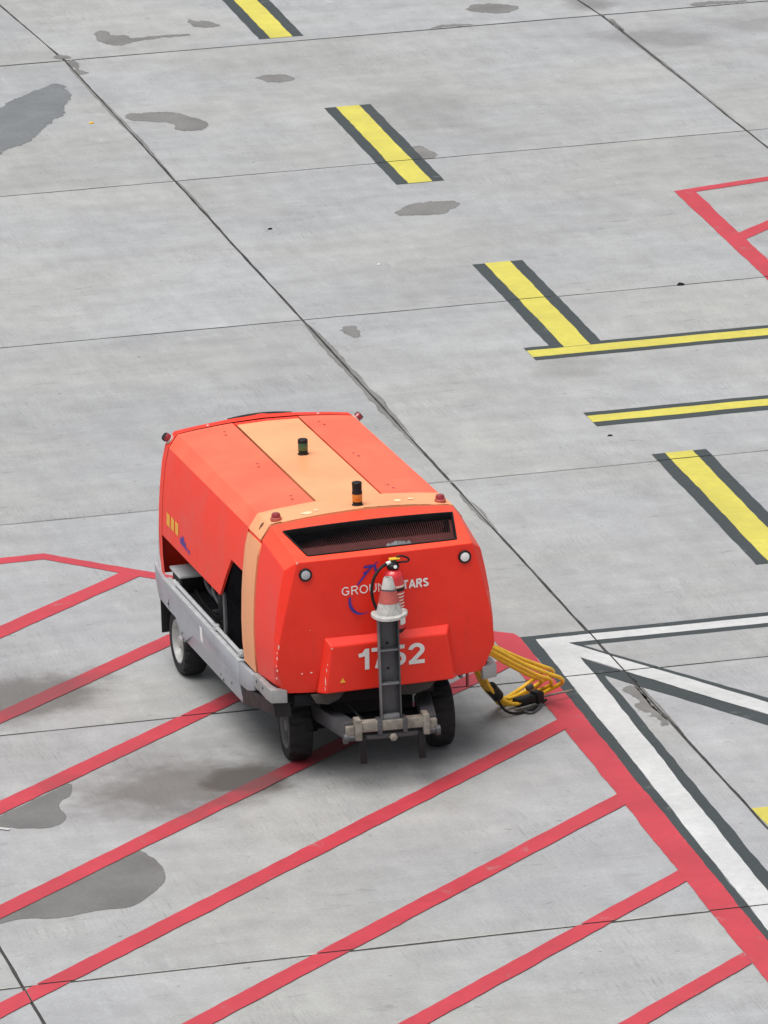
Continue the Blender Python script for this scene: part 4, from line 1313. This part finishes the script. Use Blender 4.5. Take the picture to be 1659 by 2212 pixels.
tube('drain_pipe', [(0.70, -0.50, 0.74), (0.70, -0.50, 0.60)], 0.014, M_LRED, GPU, 8)


# ---- wheels
def wheel(parent, loc, s, R=0.285, w=0.19, tread=True, lug=0.015, rim_mat=None):
    """axis along u; s = +1/-1 tells which side is the outer one"""
    wh = empty('wheel', loc, 0.0, parent)
    n = 96
    prof = [(0.170, -0.40), (0.185, -0.47), (0.225, -0.50), (0.255, -0.485), (0.272, -0.42), (0.280, -0.30), (0.285, -0.10), (0.285, 0.10), (0.280, 0.30), (0.272, 0.42), (0.255, 0.485), (0.225, 0.50), (0.185, 0.47), (0.170, 0.40)]
    bm = bmesh.new()
    rings = []
    for j, (r, x) in enumerate(prof):
        ring = []
        for k in range(n):
            a = 2 * PI * k / n
            rr = r * R / 0.285
            if tread and 4 <= j <= 9:
                ph = (k + (3 if j > 6 else 0)) % 6
                if ph < 2 and j in (4, 5, 8, 9): rr -= lug
                if j in (6, 7) and (k % 6) in (0, 1) : rr -= lug * 0.5
            ring.append(bm.verts.new((x * w, rr * math.cos(a), rr * math.sin(a))))
        rings.append(ring)
    for A, B in zip(rings, rings[1:]):
        for k in range(n): bm.faces.new((A[k], A[(k + 1) % n], B[(k + 1) % n], B[k]))
    finish(bm, 'tyre', M_RUBBER, wh, 30)
    Mw = Matrix.Rotation(s * rad(90), 4, 'Y')
    h = 0.5 * w
    rimo = lathe('rim', [(0, -0.5 * h), (0.172, -0.8 * h), (0.176, 0.80 * h), (0.182, 0.93 * h), (0.174, 0.96 * h), (0.160, 0.80 * h), (0.150, 0.45 * h), (0.125, 0.36 * h), (0.090, 0.52 * h), (0.060, 0.58 * h), (0.052, 0.78 * h), (0.046, 0.84 * h), (0, 0.85 * h)], rim_mat or M_RIM, wh, 40, Mw)
    for k in range(5):
        a = 2 * PI * k / 5
        lathe('wheel_nut', [(0, 0), (0.011, 0), (0.011, 0.014), (0, 0.016)], M_STEEL, rimo, 6, Mw @ Matrix.Translation((0.075 * math.cos(a), 0.075 * math.sin(a), 0.54 * h)))
    return wh


wheel(GPU, (-0.785, 2.57, 0.283), -1, 0.285, 0.20)
wheel(GPU, (0.785, 2.57, 0.283), 1, 0.285, 0.20)
tube('rear_axle', [(-0.70, 2.57, 0.283), (0.70, 2.57, 0.283)], 0.045, M_INNER, GPU, 12)

# ---- steering front axle with tow bar, turned a little to the side
STEER = rad(-4.0)
axle = empty('front_axle', (0, 0, 0), STEER, GPU)
wheel(axle, (-0.575, 0.0, 0.283), -1, rim_mat=M_RIMD)
wheel(axle, (0.575, 0.0, 0.283), 1, rim_mat=M_RIMD)
bm = bmesh.new()
bm_tube(bm, [(-0.50, 0, 0.283), (0.50, 0, 0.283)], 0.05, 12)
bm_box(bm, (-0.36, -0.10, 0.36), (0.36, 0.10, 0.58), 0.01)
bm_box(bm, (-0.46, -0.04, 0.22), (-0.40, 0.04, 0.42), 0.01)
bm_box(bm, (0.40, -0.04, 0.22), (0.46, 0.04, 0.42), 0.01)
finish(bm, 'axle_beam', M_INNER, axle, 40)

tow = empty('tow_bar', (0, 0, 0), STEER, GPU)
YP = -1.02                                      # front of the raised draw bar
# two arms of the A-frame running from the axle to the hinge
for s in (-1, 1):
    a0, a1 = Vector((s * 0.44, -0.10, 0.44)), Vector((s * 0.315, -0.93, 0.49))
    d = (a1 - a0).normalized(); sd = Vector((1, 0, 0)); upv = sd.cross(d) * -1
    bm = bmesh.new()
    hw, hh = 0.055, 0.065
    R0, R1 = [], []
    for (p_, R_) in ((a0, R0), (a1, R1)):
        for cu_, cz_ in ((-1, -1), (1, -1), (1, 1), (-1, 1)):
            R_.append(bm.verts.new(p_ + Vector((cu_ * hw, 0, cz_ * hh))))
    bm.faces.new(R0); bm.faces.new(list(reversed(R1)))
    for i in range(4): bm.faces.new((R0[i], R0[(i + 1) % 4], R1[(i + 1) % 4], R1[i]))
    bmesh.ops.bevel(bm, geom=bm.edges[:], offset=0.006, segments=2, affect='EDGES', profile=0.5)
    finish(bm, 'draw_arm', M_STEEL, tow, 40)
# hinge beam with collars
def cyl_u(name, u0, u1, v, z, r, mat, parent, n=16):
    return lathe(name, [(0, u0), (r, u0), (r, u1), (0, u1)], mat, parent, n, Matrix.Translation((0, v, z)) @ Matrix.Rotation(rad(90), 4, 'Y'))
beam = box('hinge_beam', (-0.27, -1.035, 0.495), (0.27, -0.945, 0.575), M_HITCH, tow, 0.006)
for u in (-0.27, 0.27):
    box('beam_end_plate', (u - 0.025, -1.05, 0.435), (u + 0.025, -0.93, 0.60), M_HITCH, beam, 0.006)
for u in (-0.10, 0.10):
    box('beam_collar', (u - 0.018, -1.045, 0.47), (u + 0.018, -0.935, 0.585), M_STEEL, beam, 0.004)
for s in (-1, 1):
    box('beam_lug', (s * 0.33 - 0.035, -1.0, 0.45), (s * 0.33 + 0.035, -0.95, 0.54), M_HITCH, beam, 0.008)
cyl_u('hinge_pin', -0.36, 0.36, -0.985, 0.445, 0.026, M_STEEL, tow)
cyl_u('hinge_pin_end', -0.385, -0.352, -0.985, 0.445, 0.042, M_STEEL, tow)
cyl_u('hinge_pin_end', 0.352, 0.385, -0.985, 0.445, 0.042, M_STEEL, tow)
lathe('hinge_bolt', [(0, 0), (0.032, 0), (0.032, 0.03), (0.022, 0.035), (0, 0.035)], M_HITCH, tow, 6, Matrix.Translation((0.005, -1.01, 0.435)) @ Matrix.Rotation(rad(90), 4, 'X'))
for u in (-0.235, 0.235):
    box('support_leg', (u - 0.028, -1.02, 0.235), (u + 0.028, -0.985, 0.46), M_BLACK, tow, 0.004)
# the raised draw bar: a channel open to the front
Z0, Z1 = 0.585, 1.43
bar = box('draw_bar', (-0.082, YP + 0.060, Z0), (0.082, YP + 0.070, Z1), M_STEEL, tow, 0.002)
for s in (-1, 1):
    box('bar_flange', (min(s * 0.082, s * 0.072), YP, Z0 - 0.02), (max(s * 0.082, s * 0.072), YP + 0.0595, Z1), M_RIB if s < 0 else M_STEEL, bar, 0.002)
for z in (0.858, 1.132):
    box('bar_rib', (-0.0715, YP + 0.006, z), (0.0715, YP + 0.059, z + 0.014), M_RIB, bar, 0.002)
for z in (0.98, 1.185):
    lathe('bolt_hole', [(0, 0), (0.013, 0), (0.013, 0.0012), (0, 0.0012)], M_BLACK, bar, 14, Matrix.Translation((-0.005, YP + 0.0588, z)) @ Matrix.Rotation(rad(90), 4, 'X'))
box('bar_hinge_plate', (-0.068, YP + 0.01, 0.575), (0.068, YP + 0.058, 0.615), M_RIB, bar, 0.006)
lathe('bolt', [(0, 0), (0.014, 0), (0.012, 0.012), (0, 0.013)], M_STEEL, bar, 8, Matrix.Translation((0.045, YP + 0.058, 0.885)) @ Matrix.Rotation(rad(90), 4, 'X'))
# rubber stop under the left skirt side of the axle
box('spring_hanger', (-0.44, -0.34, 0.40), (-0.36, -0.22, 0.62), M_INNER, GPU, 0.01)
tube('brake_hose', catmull([(-0.30, -0.55, 0.60), (-0.22, -0.7, 0.50), (-0.12, -0.75, 0.47), (-0.04, -0.7, 0.52), (0.02, -0.6, 0.60)], 8), 0.010, M_BLACK, GPU, 8)

# ------------------------------------------------------------------ things carried by the unit
def carried(name, u, v, z, rz=0.0):
    o = empty(name)
    o.matrix_world = M_GPU @ Matrix.Translation((u, v, z)) @ Matrix.Rotation(rz, 4, 'Z')
    return o

# traffic cone stuck on the raised draw bar
cone = carried('traffic_cone', -0.066, -1.03, 1.435, rad(8))
tag(cone, 'small white and faded red traffic cone stuck on the raised draw bar', 'cone')
bm = bmesh.new()
oc = []
for k in range(32):
    a = 2 * PI * k / 32
    r = 0.142 * (1 + 0.045 * math.cos(4 * a)) + random.Random(k // 3).uniform(-0.004, 0.004)
    dz = 0.010 * math.cos(2 * a + 0.6) + 0.006 * math.sin(3 * a)
    oc.append((r * math.cos(a), r * math.sin(a), dz))
lo = [bm.verts.new((x, y, z - 0.008)) for x, y, z in oc]; hi = [bm.verts.new((x * 0.99, y * 0.99, z + 0.012)) for x, y, z in oc]
inn = [bm.verts.new((0.100 * math.cos(2 * PI * k / 32), 0.100 * math.sin(2 * PI * k / 32), 0.016)) for k in range(32)]
inl = [bm.verts.new((0.098 * math.cos(2 * PI * k / 32), 0.098 * math.sin(2 * PI * k / 32), -0.006)) for k in range(32)]
for k in range(32):
    j = (k + 1) % 32
    bm.faces.new((lo[k], lo[j], hi[j], hi[k])); bm.faces.new((hi[k], hi[j], inn[j], inn[k])); bm.faces.new((lo[j], lo[k], inl[k], inl[j]))
finish(bm, 'cone_base', M_CONEW, cone, 40)
def cone_r(z): return 0.106 - (0.106 - 0.035) * z / 0.305
bm = bmesh.new()
bm_lathe(bm, [(cone_r(0.0), 0.006), (cone_r(0.10), 0.10), (cone_r(0.20), 0.20), (cone_r(0.295), 0.295), (cone_r(0.305) - 0.004, 0.303), (0.022, 0.304), (0.020, 0.27), (0.0, 0.26)], 36)
finish(bm, 'cone_body', M_CONEW, cone, 40)
bm = bmesh.new()
zs = [0.105, 0.15, 0.205]
rg = [[bm.verts.new(((cone_r(z) + 0.0025) * math.cos(2 * PI * k / 36), (cone_r(z) + 0.0025) * math.sin(2 * PI * k / 36), z)) for k in range(36)] for z in zs]
for A, B in zip(rg, rg[1:]):
    for k in range(36): bm.faces.new((A[k], A[(k + 1) % 36], B[(k + 1) % 36], B[k]))
finish(bm, 'red_band', M_CONER, cone, 40)
bm = bmesh.new()
rg = [[bm.verts.new(((cone_r(z) + 0.004) * math.cos(2 * PI * k / 36), (cone_r(z) + 0.004) * math.sin(2 * PI * k / 36), z + 0.004 * math.sin(2 * PI * k / 36 * 2))) for k in range(36)] for z in (0.203, 0.213)]
for k in range(36): bm.faces.new((rg[0][k], rg[0][(k + 1) % 36], rg[1][(k + 1) % 36], rg[1][k]))
finish(bm, 'grime_ring', M_STEEL, cone, 40)

# fire extinguisher on the front face behind the cone
ext = carried('fire_extinguisher', 0.034, -0.822, 1.255)
tag(ext, 'red fire extinguisher with black hose mounted on the front of the unit', 'extinguisher')
lathe('cylinder', [(0, 0), (0.074, 0.0), (0.082, 0.012), (0.083, 0.40), (0.080, 0.43), (0.066, 0.462), (0.040, 0.480), (0.026, 0.486), (0.024, 0.50), (0, 0.50)], M_EXT, ext, 40)
lathe('foot_ring', [(0, -0.03), (0.060, -0.03), (0.078, -0.005), (0.084, 0.006), (0, 0.006)], M_BLACK, ext, 32)
bm = bmesh.new()
def band_arc(r, z0, z1, a0, a1, n=14, tilt=0.0):
    lo_, hi_ = [], []
    for k in range(n + 1):
        a = rad(a0 + (a1 - a0) * k / n)
        lo_.append(bm.verts.new((r * math.cos(a), r * math.sin(a), z0 + tilt * k / n))); hi_.append(bm.verts.new((r * math.cos(a), r * math.sin(a), z1 + tilt * k / n)))
    for k in range(n): bm.faces.new((lo_[k], lo_[k + 1], hi_[k + 1], hi_[k]))
band_arc(0.0845, 0.345, 0.362, 230, 345); finish(bm, 'label', M_CHIP, ext, 40)
bm = bmesh.new(); band_arc(0.0850, 0.315, 0.342, 180, 360); band_arc(0.0850, 0.315, 0.342, 0, 180); finish(bm, 'strap', M_BLACK, ext, 40)
bm = bmesh.new()
for k in range(8):
    band_arc(0.0845, 0.29 - k * 0.026, 0.301 - k * 0.026, 268, 268 + 62 - (k * 7) % 20)
finish(bm, 'print', M_CHIP, ext, 40)
bm = bmesh.new(); band_arc(0.0855, 0.045, 0.105, 285, 330); finish(bm, 'inspection_tag', M_WHITEP, ext, 40)
valve = lathe('valve', [(0, 0.485), (0.044, 0.485), (0.052, 0.498), (0.050, 0.515), (0.034, 0.530), (0.026, 0.555), (0, 0.56)], M_BLACK, ext, 24)
lathe('gauge', [(0, 0), (0.014, 0), (0.014, 0.006), (0, 0.007)], M_WHITEP, valve, 16, Matrix.Translation((0.005, -0.048, 0.510)) @ Matrix.Rotation(rad(75), 4, 'X'))
bm = bmesh.new()
bm_box(bm, (-0.03, -0.024, 0.552), (0.055, 0.022, 0.566), 0.006)
bmesh.ops.transform(bm, matrix=Matrix.Translation((0, 0, 0.004)), verts=bm.verts)
finish(bm, 'lever', M_YELLOWP, valve, 40)
tube('carry_handle', catmull([(0.03, 0, 0.575), (0.075, -0.005, 0.580), (0.115, -0.01, 0.562), (0.128, -0.012, 0.545), (0.112, -0.012, 0.533), (0.075, -0.008, 0.532), (0.03, 0, 0.528)], 6), 0.008, M_BLACK, valve, 8)
hose_pts = [(-0.03, -0.01, 0.538), (-0.065, -0.02, 0.530), (-0.115, -0.035, 0.505), (-0.165, -0.05, 0.45), (-0.192, -0.06, 0.37), (-0.192, -0.065, 0.29), (-0.170, -0.07, 0.21), (-0.140, -0.075, 0.15), (-0.115, -0.078, 0.10)]
hose = tube('hose', catmull(hose_pts, 6), 0.0125, M_BLACK, ext, 10)
tube('hose_ferrule', [(-0.022, -0.008, 0.540), (-0.058, -0.018, 0.532)], 0.0155, M_WHITEP, hose, 10)
tube('nozzle', [(-0.118, -0.078, 0.11), (-0.10, -0.078, 0.04)], [0.016, 0.021], M_BLACK, hose, 10)
box('bracket', (-0.05, 0.075, 0.10), (0.05, 0.098, 0.36), M_BLACK, ext, 0.004)

# coiled aircraft power cable slung from the right side
cable = carried('power_cable', 1.45, 0.55, 0.0)
tag(cable, 'coil of thick yellow power cable with black plug hanging off the right side', 'cable')
def cb(u, v, z): return (u - 1.45, v - 0.55, z)
loopA = [(0.93, 0.02, 0.80), (1.10, 0.12, 0.68), (1.36, 0.26, 0.49), (1.60, 0.40, 0.335), (1.735, 0.50, 0.25), (1.765, 0.62, 0.17), (1.69, 0.72, 0.09), (1.56, 0.70, 0.045), (1.38, 0.60, 0.05),
         (1.24, 0.50, 0.15), (1.12, 0.36, 0.30), (1.03, 0.20, 0.46), (0.97, 0.10, 0.60), (0.92, 0.04, 0.74)]
rnd = random.Random(21)
offs = [(-0.05, 0.0, 0.0), (0.0, -0.13, 0.045), (-0.10, 0.13, -0.03), (-0.02, 0.06, 0.065), (-0.06, 0.24, 0.02)]
for i, (a, b, c_) in enumerate(offs):
    pts = []
    for k, (u, v, z) in enumerate(loopA):
        wgt = 0.35 + 0.65 * math.sin(PI * min(1.0, k / 9.0)) if k < 9 else 0.30
        j = 0.005
        zz = max(0.034, z + c_ * wgt + rnd.uniform(-j, j))
        pts.append(cb(u + a * wgt + rnd.uniform(-j, j), v + b * wgt + rnd.uniform(-j, j) * 2, zz))
    tube('cable_strand', catmull(pts, 7), 0.0165, M_CABLE, cable, 10)
# ties and plug
def around(p0, p1, r, name, mat, n=14):
    return tube(name, [cb(*p0), cb(*p1)], r, mat, cable, n)
around((1.235, 0.49, 0.17), (1.15, 0.40, 0.28), 0.050, 'cable_clamp', M_BLACK)
bm = bmesh.new()
p0, p1 = Vector(cb(1.40, 0.56, 0.070)), Vector(cb(1.635, 0.645, 0.075))
d = (p1 - p0).normalized()
Mq = Matrix.Translation(p0) @ d.to_track_quat('X', 'Z').to_matrix().to_4x4()
L_ = (p1 - p0).length
bm_box(bm, (0, -0.042, -0.034), (L_, 0.042, 0.036), 0.010, 2, Mq)
bm_box(bm, (L_ * 0.74, -0.055, -0.045), (L_ * 1.02, 0.055, 0.052), 0.010, 2, Mq)
plug = finish(bm, 'plug', M_BLACK, cable, 40)
bm = bmesh.new()
bm_box(bm, (L_ * 0.55, -0.02, 0.045), (L_ * 0.80, 0.02, 0.085), 0.006, 2, Mq @ Matrix.Rotation(rad(-12), 4, 'Y'))
finish(bm, 'plug_handle', M_STEEL, plug, 40)
tube('locking_pin', [p1 + d * 0.0 + Vector((0, 0, -0.01)), p1 + Vector((0.20, 0.06, -0.01)), p1 + Vector((0.30, 0.09, -0.012))], 0.009, M_HITCH, plug, 8)
tube('pilot_wire', catmull([cb(1.20, 0.44, 0.20), cb(1.26, 0.42, 0.08), cb(1.36, 0.45, 0.02), cb(1.50, 0.50, 0.014), cb(1.60, 0.58, 0.016), cb(1.68, 0.62, 0.05)], 8), 0.011, M_BLACK, cable, 8)
tube('tie_strap', catmull([cb(1.44, 0.50, 0.015), cb(1.50, 0.44, 0.012), cb(1.58, 0.52, 0.014), cb(1.63, 0.60, 0.03)], 6), 0.014, M_STEEL, cable, 6)

# ------------------------------------------------------------------ sanity: camera data is final
scene.cycles.samples = 64
